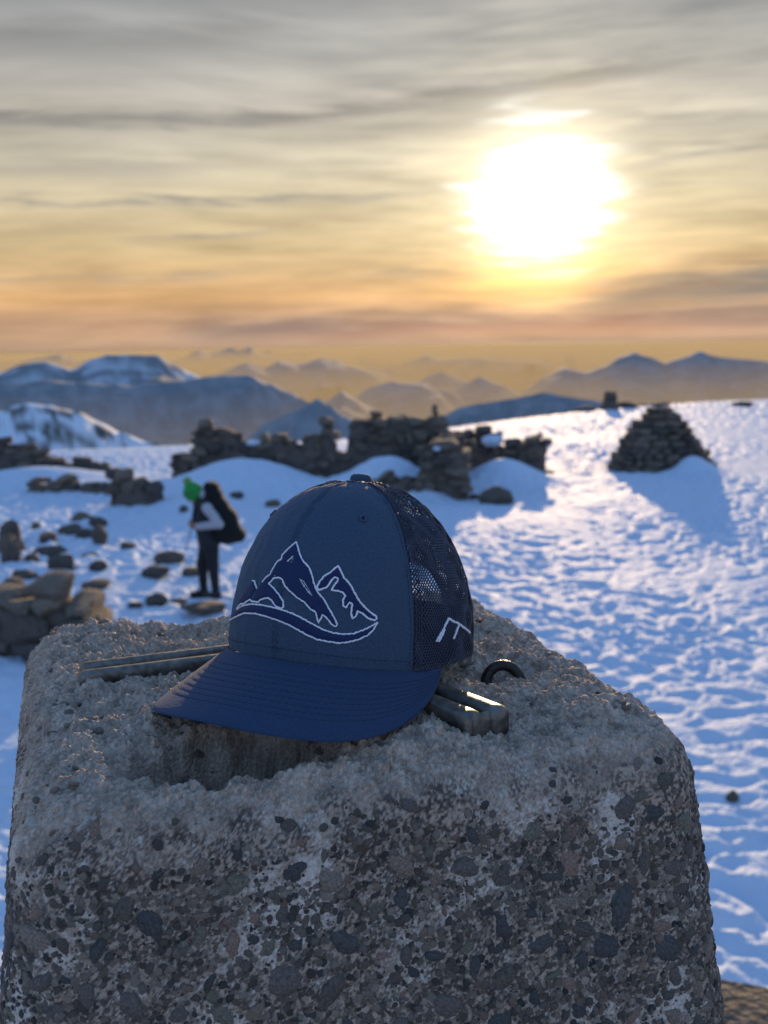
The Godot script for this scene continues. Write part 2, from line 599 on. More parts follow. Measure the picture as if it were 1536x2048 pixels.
func build_snow() -> void:
	var angles := PackedFloat32Array()
	var a := -180.0
	while a < -42.0:
		angles.append(a)
		a += 4.0
	while a < -21.5:
		angles.append(a)
		a += 0.4
	while a < 21.5:
		angles.append(a)
		a += 0.075
	while a < 42.0:
		angles.append(a)
		a += 0.4
	while a < 179.9:
		angles.append(a)
		a += 4.0
	var rings := PackedFloat32Array()
	var d := 0.5
	while d < 140.0:
		rings.append(d)
		d *= 1.05 if d < 5.0 or d > 66.0 else (1.0062 if d < 30.0 else 1.008)
	var nu := angles.size()
	var nv := rings.size()
	var v := PackedVector3Array()
	v.resize(nu * nv)
	for j in nv:
		for i in nu:
			var ar := deg_to_rad(angles[i])
			var x := sin(ar) * rings[j]
			var z := -cos(ar) * rings[j]
			v[j * nu + i] = Vector3(x, ground(x, z), z)
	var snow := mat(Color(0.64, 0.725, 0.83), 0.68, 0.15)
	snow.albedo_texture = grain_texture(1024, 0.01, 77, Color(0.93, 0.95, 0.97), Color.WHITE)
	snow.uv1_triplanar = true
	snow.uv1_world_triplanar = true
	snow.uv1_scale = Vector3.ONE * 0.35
	snow.heightmap_enabled = true
	snow.heightmap_texture = grain_texture(1024, 0.03, 78, Color.BLACK, Color.WHITE)
	snow.heightmap_scale = 1.6
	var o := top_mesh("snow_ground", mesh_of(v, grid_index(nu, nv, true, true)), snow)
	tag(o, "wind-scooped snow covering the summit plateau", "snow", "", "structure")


# ---------------------------------------------------------------- ruined walls, cairns, boulders
var stone_meshes: Array[ArrayMesh] = []
var boulder_meshes: Array[ArrayMesh] = []
var stone_mats: Array[StandardMaterial3D] = []
var snow_cap_mat: StandardMaterial3D
var core_mat: StandardMaterial3D


func height_at(prof: Array, s: float) -> float:
	if s <= prof[0]:
		return prof[1]
	for i in range(2, prof.size(), 2):
		if s <= prof[i]:
			return lerpf(prof[i - 1], prof[i + 1], (s - prof[i - 2]) / maxf(prof[i] - prof[i - 2], 0.001))
	return prof[prof.size() - 1]


func put_stone(parent: Node, called: String, mesh: Mesh, m: Material, at: Vector3, half: Vector3, turn: float, tilt := 0.06) -> MeshInstance3D:
	var o := part(parent, called, mesh, m)
	var b := Basis.from_euler(Vector3(rng.randf_range(-tilt, tilt), turn + rng.randf_range(-tilt, tilt) * 2.0, rng.randf_range(-tilt, tilt)))
	o.transform = Transform3D(b.scaled_local(half), at)
	return o


# a dry stone wall from a to b (heights over the plateau given along its length), laid course by course
func wall(t: Node3D, a: Vector2, b: Vector2, prof: Array, thick: float, size: float, gap := []) -> void:
	var dir := (b - a).normalized()
	var turn := -atan2(dir.y, dir.x)
	var length := (b - a).length()
	var origin := t.position
	var core := PackedVector3Array()
	var ids := PackedInt32Array()
	var nrm := Vector3(-dir.y, 0, dir.x)
	var steps := int(length / 0.12) + 1
	for k in steps + 1:
		var s := clampf(length * k / steps, 0.10, length - 0.10)
		var p := Vector3(a.x + dir.x * s, 0, a.y + dir.y * s) - Vector3(origin.x, 0, origin.z)
		var top: float = minf(height_at(prof, s), minf(height_at(prof, s - 0.12), height_at(prof, s + 0.12))) - size * 0.42
		if gap.size() and s > gap[0] - 0.07 and s < gap[1] + 0.07:
			top = minf(top, gap[2] - 0.1)
		top = maxf(top, -0.25)
		for q in [Vector3(0, -0.4, 0) - nrm * thick * 0.36, Vector3(0, top, 0) - nrm * thick * 0.30, Vector3(0, top, 0) + nrm * thick * 0.30, Vector3(0, -0.4, 0) + nrm * thick * 0.36]:
			core.append(p + q)
	for k in steps:
		for e in 3:
			var i := k * 4 + e
			ids.append_array([i, i + 1, i + 4, i + 1, i + 5, i + 4])
	ids.append_array([0, 2, 1, 0, 3, 2])
	var l := steps * 4
	ids.append_array([l, l + 1, l + 2, l, l + 2, l + 3])
	part(t, "rubble_core", mesh_of(core, ids), core_mat)
	var y := -0.1
	while y < 2.0:
		var ch := size * rng.randf_range(0.45, 0.95)
		var s := rng.randf_range(-0.1, 0.0)
		while s < length:
			var w := size * rng.randf_range(0.7, 1.9)
			var mid := s + w * 0.5
			var lim := height_at(prof, mid) + rng.randf_range(-0.10, 0.07)
			var in_gap: bool = gap.size() > 0 and mid > gap[0] and mid < gap[1] and y + ch * 0.5 > gap[2] and y + ch * 0.5 < gap[3]
			if y + ch * 0.55 < lim and not in_gap and mid < length + 0.02:
				var p2 := a + dir * mid
				var base := Vector3(p2.x, y + ch * 0.5, p2.y) - Vector3(origin.x, 0, origin.z)
				base += nrm * rng.randf_range(-0.12, 0.12) + Vector3.UP * rng.randf_range(-0.05, 0.05)
				put_stone(t, "stone", stone_meshes[rng.randi() % stone_meshes.size()], stone_mats[rng.randi() % stone_mats.size()], base, Vector3(w * rng.randf_range(0.5, 0.66), ch * rng.randf_range(0.5, 0.85), thick * rng.randf_range(0.42, 0.62)), turn, 0.17)
			s += w
		y += ch


func build_stonework() -> void:
	lay_stones()
	for o in get_children():
		if o.name.begins_with("ruined_wall"):
			o.set_meta("kind", "thing")


func lay_stones() -> void:
	for k in 9:
		stone_meshes.append(rock(100 + k, 4, 6, 0.07, 1.0, true))
	for k in 8:
		boulder_meshes.append(rock(200 + k, 6, 12, 0.08, float(k % 2), true))
	var tones := [Color(0.29, 0.225, 0.165), Color(0.195, 0.155, 0.12), Color(0.34, 0.265, 0.195), Color(0.15, 0.125, 0.103), Color(0.255, 0.187, 0.132)]
	var first: StandardMaterial3D = null
	for c in tones:
		var m := mat(c, 0.9)
		if first == null:
			first = grainy(c, 0.9, 2.5, 1.2, 300, 0.45, true)
			m = first
		else:
			m.albedo_texture = first.albedo_texture
			m.heightmap_enabled = true
			m.heightmap_texture = first.heightmap_texture
			m.heightmap_scale = 1.2
			m.uv1_triplanar = true
			m.uv1_world_triplanar = true
			m.uv1_scale = Vector3.ONE * 2.5
		stone_mats.append(m)
	core_mat = mat(Color(0.13, 0.105, 0.085), 0.95)
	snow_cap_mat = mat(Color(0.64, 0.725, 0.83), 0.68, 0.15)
	var g := "ruined dry stone walls on the plateau"
	# long wall across the middle
	var t := thing("ruined_wall", "long broken dark stone wall with a small window gap, behind the cap", "wall", Vector3(-1.5, 0, -27.5), 0.0, g)
	wall(t, Vector2(-5.05, -27.6), Vector2(2.1, -27.4), [0.0, 0.76, 0.38, 0.77, 0.42, 1.44, 1.52, 1.42, 1.69, 1.08, 2.1, 0.99, 2.41, 1.14, 2.77, 1.06, 2.94, 0.86, 3.13, 1.17, 3.55, 1.18, 3.68, 1.43, 4.15, 1.42, 4.27, 1.5, 5.0, 1.62, 5.35, 1.58, 5.83, 1.56, 6.25, 1.48, 6.55, 1.36, 6.9, 1.26, 7.15, 1.0], 0.55, 0.25, [3.95, 4.18, 0.80, 1.28])
	snow_caps(t, [Vector3(-3.1, 0.97, -27.35), Vector3(1.62, 1.05, -27.1)], 0.12)
	# the stump of the wall's return, nearer
	t = thing("ruined_wall", "tall stone wall end standing in snow right behind the cap", "wall", Vector3(1.3, 0, -24.6), 0.0, g)
	wall(t, Vector2(0.84, -24.7), Vector2(1.86, -24.35), [0.0, 1.0, 0.1, 1.27, 0.45, 1.38, 0.85, 1.27, 1.08, 1.02], 0.7, 0.25)
	wall(t, Vector2(-0.25, -24.95), Vector2(0.85, -24.6), [0.0, 0.4, 0.5, 0.46, 1.1, 0.44], 0.5, 0.24)
	wall(t, Vector2(1.45, -24.9), Vector2(1.5, -27.0), [0.0, 1.2, 1.0, 1.1, 2.1, 1.2], 0.5, 0.27)
	snow_caps(t, [Vector3(1.15, 1.10, -24.22)], 0.08)
	# right-hand stump
	t = thing("ruined_wall", "low stone wall stump with snow on it, right of the cap's top", "wall", Vector3(3.1, 0, -28.7), 0.0, g)
	wall(t, Vector2(2.1, -29.2), Vector2(4.1, -28.4), [0.0, 0.98, 0.35, 1.15, 0.68, 0.98, 0.88, 0.72, 1.42, 0.78, 1.7, 1.06, 2.0, 1.02, 2.15, 0.6], 0.55, 0.25)
	snow_caps(t, [Vector3(2.75, 0.80, -28.7)], 0.24)
	# walls on the left
	t = thing("ruined_wall", "low stone wall end with a raised block, left of the hiker", "wall", Vector3(-5.2, 0, -24.1), 0.0, g)
	wall(t, Vector2(-5.72, -24.3), Vector2(-4.68, -23.9), [0.0, 0.74, 0.12, 0.86, 0.42, 0.83, 0.46, 0.52, 0.7, 0.55, 0.85, 0.6, 1.05, 0.5], 0.55, 0.24)
	t = thing("ruined_wall", "dark wall top sloping down to the right at the left edge", "wall", Vector3(-9.0, 0, -30.0), 0.0, g)
	wall(t, Vector2(-12.6, -30.6), Vector2(-6.9, -29.5), [0.0, 1.0, 2.2, 0.98, 2.7, 0.92, 3.05, 0.84, 3.4, 0.72, 3.8, 0.56, 4.1, 0.44, 4.8, 0.38, 5.3, 0.3, 5.8, 0.2], 0.5, 0.26)
	t = thing("ruined_wall", "row of low stones showing through the snow, far left", "wall", Vector3(-7.0, 0, -26.2), 0.0, g)
	wall(t, Vector2(-8.2, -26.5), Vector2(-5.95, -25.5), [0.0, 0.30, 0.8, 0.27, 0.95, 0.42, 1.15, 0.40, 1.3, 0.27, 2.3, 0.25], 0.45, 0.22)
	t = thing("ruined_wall", "near wall of large dark blocks at the left edge beside the pillar", "wall", Vector3(-4.6, 0, -13.0), 0.0, g)
	wall(t, Vector2(-6.6, -13.6), Vector2(-3.3, -12.7), [0.0, 0.75, 2.0, 0.72, 2.35, 0.68, 2.6, 0.8, 2.9, 0.78, 3.15, 0.72, 3.4, 0.62], 0.8, 0.33)
	# tent-shaped cairn on the right
	t = thing("stone_cairn", "large dark tent-shaped stone cairn on the snow at the right", "cairn", Vector3(7.1, -0.05, -29.3))
	mound(t, [0.0, 1.36, 0.5, 1.04, 1.0, 0.74, 1.3, 0.48, 1.54, 0.2], 0.75, 0.24, -0.02)
	# little cairn on the skyline
	t = thing("stone_cairn", "tiny cairn on the skyline beyond the tent-shaped cairn", "cairn", Vector3(9.7, ground(9.7, -49.0, false) - 0.02, -49.0))
	mound(t, [0.0, 0.34, 0.35, 0.26, 0.75, 0.2], 0.8, 0.2, 0.0)
	t = thing("stone_stack", "thin stack of stones standing on the broken wall's top", "stone stack", Vector3(1.25, 1.44, -27.4))
	for k in 4:
		put_stone(t, "stone", stone_meshes[k], stone_mats[k], Vector3(0.01 * (k % 2), 0.06 + 0.085 * k, 0), Vector3(0.09 - 0.013 * k, 0.05, 0.08), k * 0.7)
	boulders()
	platform()


# a tapered heap of stones: half width by height, ratio of depth to width
func mound(t: Node3D, prof: Array, ratio: float, size: float, lean: float) -> void:
	var top: float = prof[prof.size() - 2]
	var nu := 24
	var v := PackedVector3Array()
	var rows := 8
	for j in rows:
		var y := top * j / (rows - 1)
		var w := maxf(height_at(prof, y) - size * 0.30, 0.03)
		for i in nu:
			var a := TAU * i / nu
			v.append(Vector3(cos(a) * w + lean * y, y - (0.15 if j == 0 else 0.06), sin(a) * w * ratio))
	v.append(Vector3(lean * top, top - 0.05, 0))
	var ids := grid_index(nu, rows, true)
	for i in nu:
		ids.append_array([(rows - 1) * nu + i, (rows - 1) * nu + (i + 1) % nu, v.size() - 1])
	part(t, "rubble_core", mesh_of(v, ids), core_mat)
	var y := 0.0
	while y < top:
		var ch := size * rng.randf_range(0.5, 0.85)
		var w := height_at(prof, y + ch * 0.5)
		var a := rng.randf() * 0.5
		var end := a + TAU
		while a < end:
			var len_ := size * rng.randf_range(0.8, 2.3)
			var r := w * (0.6 + 0.4 * ratio)
			var da := len_ / maxf(r, 0.1)
			var m := a + da * 0.5
			put_stone(t, "stone", stone_meshes[rng.randi() % stone_meshes.size()], stone_mats[rng.randi() % stone_mats.size()], Vector3(cos(m) * (w - 0.08) + lean * y, y + ch * 0.5, sin(m) * (w * ratio - 0.08)), Vector3(len_ * 0.55, ch * rng.randf_range(0.5, 0.72), size * rng.randf_range(0.45, 1.0)), -m + PI / 2, 0.16)
			a += da
		y += ch
	put_stone(t, "stone", stone_meshes[2], stone_mats[0], Vector3(lean * top, top - 0.02, 0), Vector3(size * 0.6, size * 0.28, size * 0.5), 0.3)


func snow_caps(t: Node3D, spots: Array, size: float) -> void:
	for p in spots:
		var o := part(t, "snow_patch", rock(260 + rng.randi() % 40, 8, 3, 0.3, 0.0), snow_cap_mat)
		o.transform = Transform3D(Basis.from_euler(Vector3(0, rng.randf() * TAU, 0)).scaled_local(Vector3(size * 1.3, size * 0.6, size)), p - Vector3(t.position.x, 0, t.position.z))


# x, z, width, height, label
const BOULDERS := [
	[-5.92, -17.81, 0.34, 0.34, "rounded dark boulder at the left edge above the near wall"],
	[-6.54, -19.69, 0.40, 0.39, "dark boulder at the left edge, behind the rounded one"],
	[-6.62, -21.49, 0.18, 0.14, "small stone in snow, farthest of the left boulders"],
	[-5.40, -20.25, 0.27, 0.18, "squat boulder left of the tall split boulder"],
	[-4.87, -19.27, 0.26, 0.31, "tall narrow dark boulder between the hiker and the left edge"],
	[-5.88, -19.72, 0.34, 0.15, "flat boulder half in snow beside the left-edge boulders"],
	[-5.55, -18.56, 0.44, 0.18, "wide flat slab in snow below the flat boulder"],
	[-5.62, -17.86, 0.24, 0.13, "small pointed stone right of the rounded dark boulder"],
	[-4.79, -18.30, 0.31, 0.10, "thin slab barely showing below the tall narrow boulder"],
	[-5.33, -16.59, 0.30, 0.14, "low oval stone above the near wall of blocks"],
	[-5.25, -15.68, 0.34, 0.22, "dark stone at the left edge just behind the near wall"],
	[-4.86, -15.77, 0.28, 0.15, "wedge-shaped stone just behind the near wall's top"],
	[-4.15, -16.06, 0.44, 0.11, "long thin stone in snow right of the near wall"],
	[-3.45, -16.75, 0.39, 0.16, "brown slab leaning in snow left of the hiker's knees"],
	[-3.41, -17.75, 0.39, 0.20, "grey rounded stone behind the brown slab left of the hiker"],
	[-2.92, -16.92, 0.26, 0.13, "brown stone right behind the hiker's shins"],
	[-3.09, -15.07, 0.32, 0.16, "black stone in shadow left of the hiker's boots"],
	[-2.82, -15.25, 0.31, 0.08, "flat stone touching the hiker's front boot"],
	[-3.32, -14.81, 0.16, 0.08, "small stone lowest left of the hiker's boots"],
	[-2.36, -14.41, 0.53, 0.14, "wide low stone just above the pillar's back edge"],
	[-4.06, -22.92, 0.19, 0.12, "small dark stone behind the hiker's chest"],
	[-3.10, -23.99, 0.25, 0.15, "small dark stone right of the hiker's backpack"],
	[-2.30, -23.44, 0.29, 0.16, "dark stone just left of the cap's crown"],
	[-5.41, -21.38, 0.33, 0.14, "slanting stone in snow below the left wall end"],
	[2.35, -23.53, 0.64, 0.34, "brown rock on shaded snow right of the cap's top"],
	[1.96, -24.27, 0.22, 0.14, "small stone at the foot of the tall wall end"],
	[2.68, -8.46, 0.09, 0.08, "small dark stone alone on the snow at the lower right"],
	[8.6, -48.5, 0.9, 0.3, "dark rock on the skyline left of the tiny cairn"],
	[10.6, -49.5, 0.8, 0.22, "low rock on the skyline right of the tiny cairn"],
	[14.2, -56.0, 1.0, 0.22, "flat rock on the far skyline above the tent-shaped cairn"],
	[15.6, -49.6, 0.9, 0.2, "low rock in snow near the right edge skyline"],
	[12.0, -50.5, 1.2, 0.2, "long low rock behind the tent-shaped cairn"],
	[-6.25, -18.7, 0.45, 0.30, "broad angular rock at the left edge between the dark boulders"],
	[-5.0, -17.3, 0.36, 0.22, "angular rock in the snow right above the near wall's middle"],
	[-5.75, -20.6, 0.36, 0.22, "brown angular rock high among the left boulders"],
	[-6.3, -16.9, 0.5, 0.34, "large angular rock cut by the left edge above the near wall"],
	[-4.4, -17.2, 0.24, 0.14, "small brown stone midway between the near wall and the hiker"],
	[-4.55, -15.0, 0.36, 0.22, "brown rock resting on snow at the near wall's right top"],
	[-3.95, -14.9, 0.26, 0.15, "small rock right of the near wall's end"],
	[-4.3, -18.9, 0.22, 0.12, "small rock in sunlit snow left of the grey rounded stone"],
	[-3.9, -13.6, 0.5, 0.42, "big dark block leaning on the near wall's right end"],
	[-4.4, -13.3, 0.55, 0.5, "big dark block in the middle of the near wall's face"],
	[-6.0, -22.3, 0.4, 0.16, "flat dark rock on shaded snow below the row of low stones"],
	[-1.7, -14.6, 0.34, 0.14, "low stone just left of the cap above the pillar's edge"]]


func boulders() -> void:
	for k in BOULDERS.size():
		var b: Array = BOULDERS[k]
		var w: float = b[2]
		var h: float = b[3]
		var y := ground(b[0], b[1])
		var o := top_mesh("boulder", boulder_meshes[k % boulder_meshes.size()], stone_mats[[1, 3, 4, 3, 1][k % 5]])
		o.transform = Transform3D(Basis.from_euler(Vector3(0, rng.randf() * TAU, rng.randf_range(-0.12, 0.12))).scaled_local(Vector3(w * 0.60, h * 0.72, w * 0.5)), Vector3(b[0], y + h * 0.30, b[1] - w * 0.3))
		tag(o, b[4], "boulder", "boulders lying in the snow")


# the stone platform that carries the pillar
func platform() -> void:
	var t := thing("stone_platform", "rough grey stone platform under the survey pillar, lower right corner", "platform", Vector3(0.75, 0, -0.72))
	var nu := 40
	var v := PackedVector3Array()
	for j in 2:
		for i in nu:
			var a := TAU * i / nu
			var r := 1.57 + 0.1 * noise_a.get_noise_2d(cos(a) * 2.0, sin(a) * 2.0) + (0.5 if j == 0 else 0.0)
			v.append(Vector3(cos(a) * r, -0.2 if j == 0 else 2.19, sin(a) * r))
	v.append(Vector3(0, 2.19, 0))
	var ids := grid_index(nu, 2, true)
	for i in nu:
		ids.append_array([nu + i, nu + (i + 1) % nu, 2 * nu])
	part(t, "rubble_core", mesh_of(v, ids), core_mat)
	var y := 0.0
	while y < 2.05:
		var ch := rng.randf_range(0.22, 0.32)
		var rad := 1.95 - 0.5 * y / 2.2
		var a := rng.randf()
		var end := a + TAU
		while a < end:
			var l := rng.randf_range(0.3, 0.62)
			var m := a + l / rad * 0.5
			put_stone(t, "stone", stone_meshes[rng.randi() % stone_meshes.size()], stone_mats[rng.randi() % stone_mats.size()], Vector3(cos(m) * (rad - 0.1), y + ch * 0.5, sin(m) * (rad - 0.1)), Vector3(l * 0.54, ch * 0.58, 0.24), -m + PI / 2)
			a += l / rad
		y += ch
	var slab := grainy(Color(0.40, 0.37, 0.325), 0.92, 1.3, 1.0, 330, 0.6, true)
	for r in [0.4, 0.85, 1.37]:
		var n := int(TAU * r / 0.5)
		for k in n:
			var a: float = TAU * (k + 0.3 * r) / n
			put_stone(t, "slab", stone_meshes[rng.randi() % stone_meshes.size()], slab, Vector3(cos(a) * r, 2.19 + rng.randf_range(-0.01, 0.012), sin(a) * r), Vector3(0.29, 0.05, 0.28), -a, 0.02)
	var moss := mat(Color(0.06, 0.075, 0.03), 1.0)
	for k in 2:
		var o := part(t, "moss", boulder_meshes[k], moss)
		var p := Vector3(0.70 + 0.045 * k, 2.245, -2.32 + 0.02 * (k % 3)) - Vector3(0.75, 0, -0.72)
		o.transform = Transform3D(Basis.from_euler(Vector3(0, k, 0)).scaled_local(Vector3(0.04, 0.014, 0.025)), p)


# ---------------------------------------------------------------- the concrete survey pillar
# in the pillar's own axes: x to the right, z towards the camera, top at y = 1.2
func side_half(y: float) -> float:
	return 0.210 + 0.114 * (TOP - y)


# the outline of a square with rounded corners, half size 1, walked by an angle-like parameter 0..4
func outline(k: float) -> Vector2:
	var side := int(k) % 4
	var f := k - floorf(k)
	var x := 2.0 * f - 1.0
	var r := 0.172
	var p := Vector2(x, 1.0)
	if absf(x) > 1.0 - r:
		# swing through an eighth of the corner's round
		var s := (absf(x) - (1.0 - r)) / r
		var a := s * PI / 4
		p = Vector2(signf(x) * (1.0 - r + r * sin(a)), 1.0 - r + r * cos(a))
	for n in side:
		p = Vector2(p.y, -p.x)
	return p


# hollows worn into the top: x, z, reach in x, reach in z, depth, sharpness
const HOLLOWS := [
	[-0.085, 0.153, 0.054, 0.029, 0.080, 4.5], [-0.090, 0.153, 0.030, 0.016, 0.05, 6.0], [-0.075, 0.150, 0.085, 0.055, 0.010, 2.0], [-0.075, -0.145, 0.05, 0.04, 0.022, 2.5], [0.127, 0.070, 0.03, 0.024, 0.010, 2.5], [0.098, 0.165, 0.04, 0.03, 0.008, 2.0],
	[0.13, -0.12, 0.05, 0.03, 0.008, 2.0], [-0.16, 0.07, 0.05, 0.02, 0.003, 2.0], [-0.16, -0.09, 0.04, 0.03, 0.004, 2.0], [0.165, 0.0, 0.02, 0.05, 0.006, 2.0]]


func top_drop(x: float, z: float) -> float:
	var d := 0.0
	for h in HOLLOWS:
		var wob := 1.0 + 0.13 * noise_a.get_noise_2d(x * 38.0, z * 38.0 + h[0] * 90.0)
		var ex: float = (x - h[0]) / (h[2] * wob)
		var ez: float = (z - h[1]) / (h[3] * wob)
		var q := ex * ex + ez * ez
		if q < 6.0:
			d += h[4] * exp(-pow(q, h[5] * 0.5) * 0.9)
	return d


# a point of the weathered surface: k runs round the pillar, s along the profile given as [inset, y, how much it is top]
func pillar_point(k: float, inset: float, y: float, topness: float, rho: float) -> Vector3:
	var o := outline(k)
	var half := side_half(y) - inset
	if rho < 1.0:
		half *= rho
	var p := Vector3(o.x * half, y, o.y * half)
	var n := Vector3(o.x * (1.0 - topness), topness, o.y * (1.0 - topness)).normalized()
	var low := noise_b.get_noise_3dv(p * 9.0) * 0.0065
	var mid := noise_b.get_noise_3dv(p * 42.0 + Vector3(5, 0, 0)) * 0.0030
	var fine := noise_b.get_noise_3dv(p * 150.0) * 0.0016
	var grit := noise_a.get_noise_3dv(p * 430.0) * 0.00055
	var d := low * (0.35 + 0.65 * topness) + mid * (0.7 + 1.6 * topness) + fine * (0.9 + 1.9 * topness) + grit * (1.0 + topness)
	# ledges eroded into the top run across the wind
	var ledge := noise_c.get_noise_3d(p.x * 16.0, p.y * 30.0, p.z * 42.0)
	d += ledge * 0.0026 * topness
	p += n * d
	if topness > 0.02:
		p.y -= top_drop(p.x, p.z) * topness
	return p


func concrete_tone(p: Vector3, topness: float, rise: float) -> Color:
	# sandy weathered skin on top, speckled cement with dark fines and a few pale lichen patches on the sides
	var a := noise_b.get_noise_3dv(p * 55.0 + Vector3(3, 9, 0))
	var b := noise_b.get_noise_3dv(p * 240.0)
	var w := noise_b.get_noise_3dv(p * 11.0 + Vector3(0, 40, 0))
	var sand := Color(0.72, 0.575, 0.45).lerp(Color(0.40, 0.31, 0.24), clampf(0.5 + a * 1.1, 0, 1))
	sand = sand.lerp(Color(0.86, 0.72, 0.58), clampf(b * 1.2, 0, 0.6))
	sand = sand.lerp(Color(0.22, 0.17, 0.135), clampf(-b * 1.3 - 0.1, 0, 0.7))
	var paste := Color(0.62, 0.49, 0.38).lerp(Color(0.13, 0.10, 0.08), smoothstep(-0.22, 0.16, b + a * 0.3))
	var pale := smoothstep(0.16, 0.36, w + a * 0.35 + b * 0.5)
	paste = paste.lerp(Color(0.95, 0.84, 0.72), 0.85 * pale)
	return sand.lerp(paste, clampf((1.0 - topness) * 1.0 + rise, 0, 1))


func build_pillar() -> void:
	var t := thing("survey_pillar", "weathered square concrete survey pillar full of dark pebbles, under the cap", "pillar", PILLAR_AT, PILLAR_TURN)
	# columns: dense on the front (side 0 faces the camera), coarser behind
	var ks := PackedFloat32Array()
	for side in 4:
		var n: int = [420, 230, 200, 230][side]
		for i in n:
			ks.append(side + float(i) / n)
	# rows of the profile: [inset, y, topness, rho]
	var rows := []
	var re := 0.046
	for j in 90:
		var rho := pow(float(j + 0.5) / 90.0, 0.72)
		rows.append([re, TOP, 1.0, rho])
	var na := 52
	for j in na:
		var a := (PI / 2) * (j + 0.5) / na
		rows.append([re * (1.0 - sin(a)), TOP - re * (1.0 - cos(a)), cos(a) * cos(a) if a < 1.3 else cos(a) * cos(a), 1.0])
	var y := TOP - re
	while y > 0.0:
		rows.append([0.0, y, 0.0, 1.0])
		y -= 0.0012 if y > 0.985 else 0.08
	rows.append([0.0, 0.0, 0.0, 1.0])
	var nu := ks.size()
	var nv := rows.size()
	var v := PackedVector3Array()
	var c := PackedColorArray()
	v.resize(nu * nv)
	c.resize(nu * nv)
	for j in nv:
		var r: Array = rows[j]
		for i in nu:
			var p := pillar_point(ks[i], r[0], r[1], r[2], r[3])
			v[j * nu + i] = p
			c[j * nu + i] = concrete_tone(p, smoothstep(0.0, 0.45, r[2] + 0.22 * noise_a.get_noise_3dv(p * 30.0)), 0.0)
	var concrete := mat(Color.WHITE, 0.93, 0.4)
	concrete.vertex_color_use_as_albedo = true
	concrete.albedo_texture = grain_texture(1024, 0.035, 620, Color(0.74, 0.73, 0.72), Color(1, 1, 1))
	concrete.uv1_triplanar = true
	concrete.uv1_triplanar_sharpness = 12.0
	concrete.uv1_scale = Vector3.ONE * 9.0
	concrete.heightmap_enabled = true
	concrete.heightmap_texture = grain_texture(1024, 0.03, 621, Color.BLACK, Color.WHITE)
	concrete.heightmap_scale = 0.16
	part(t, "body", mesh_of(v, grid_index(nu, nv, true), c), concrete)
	pebbles(t)
	metalwork(t)


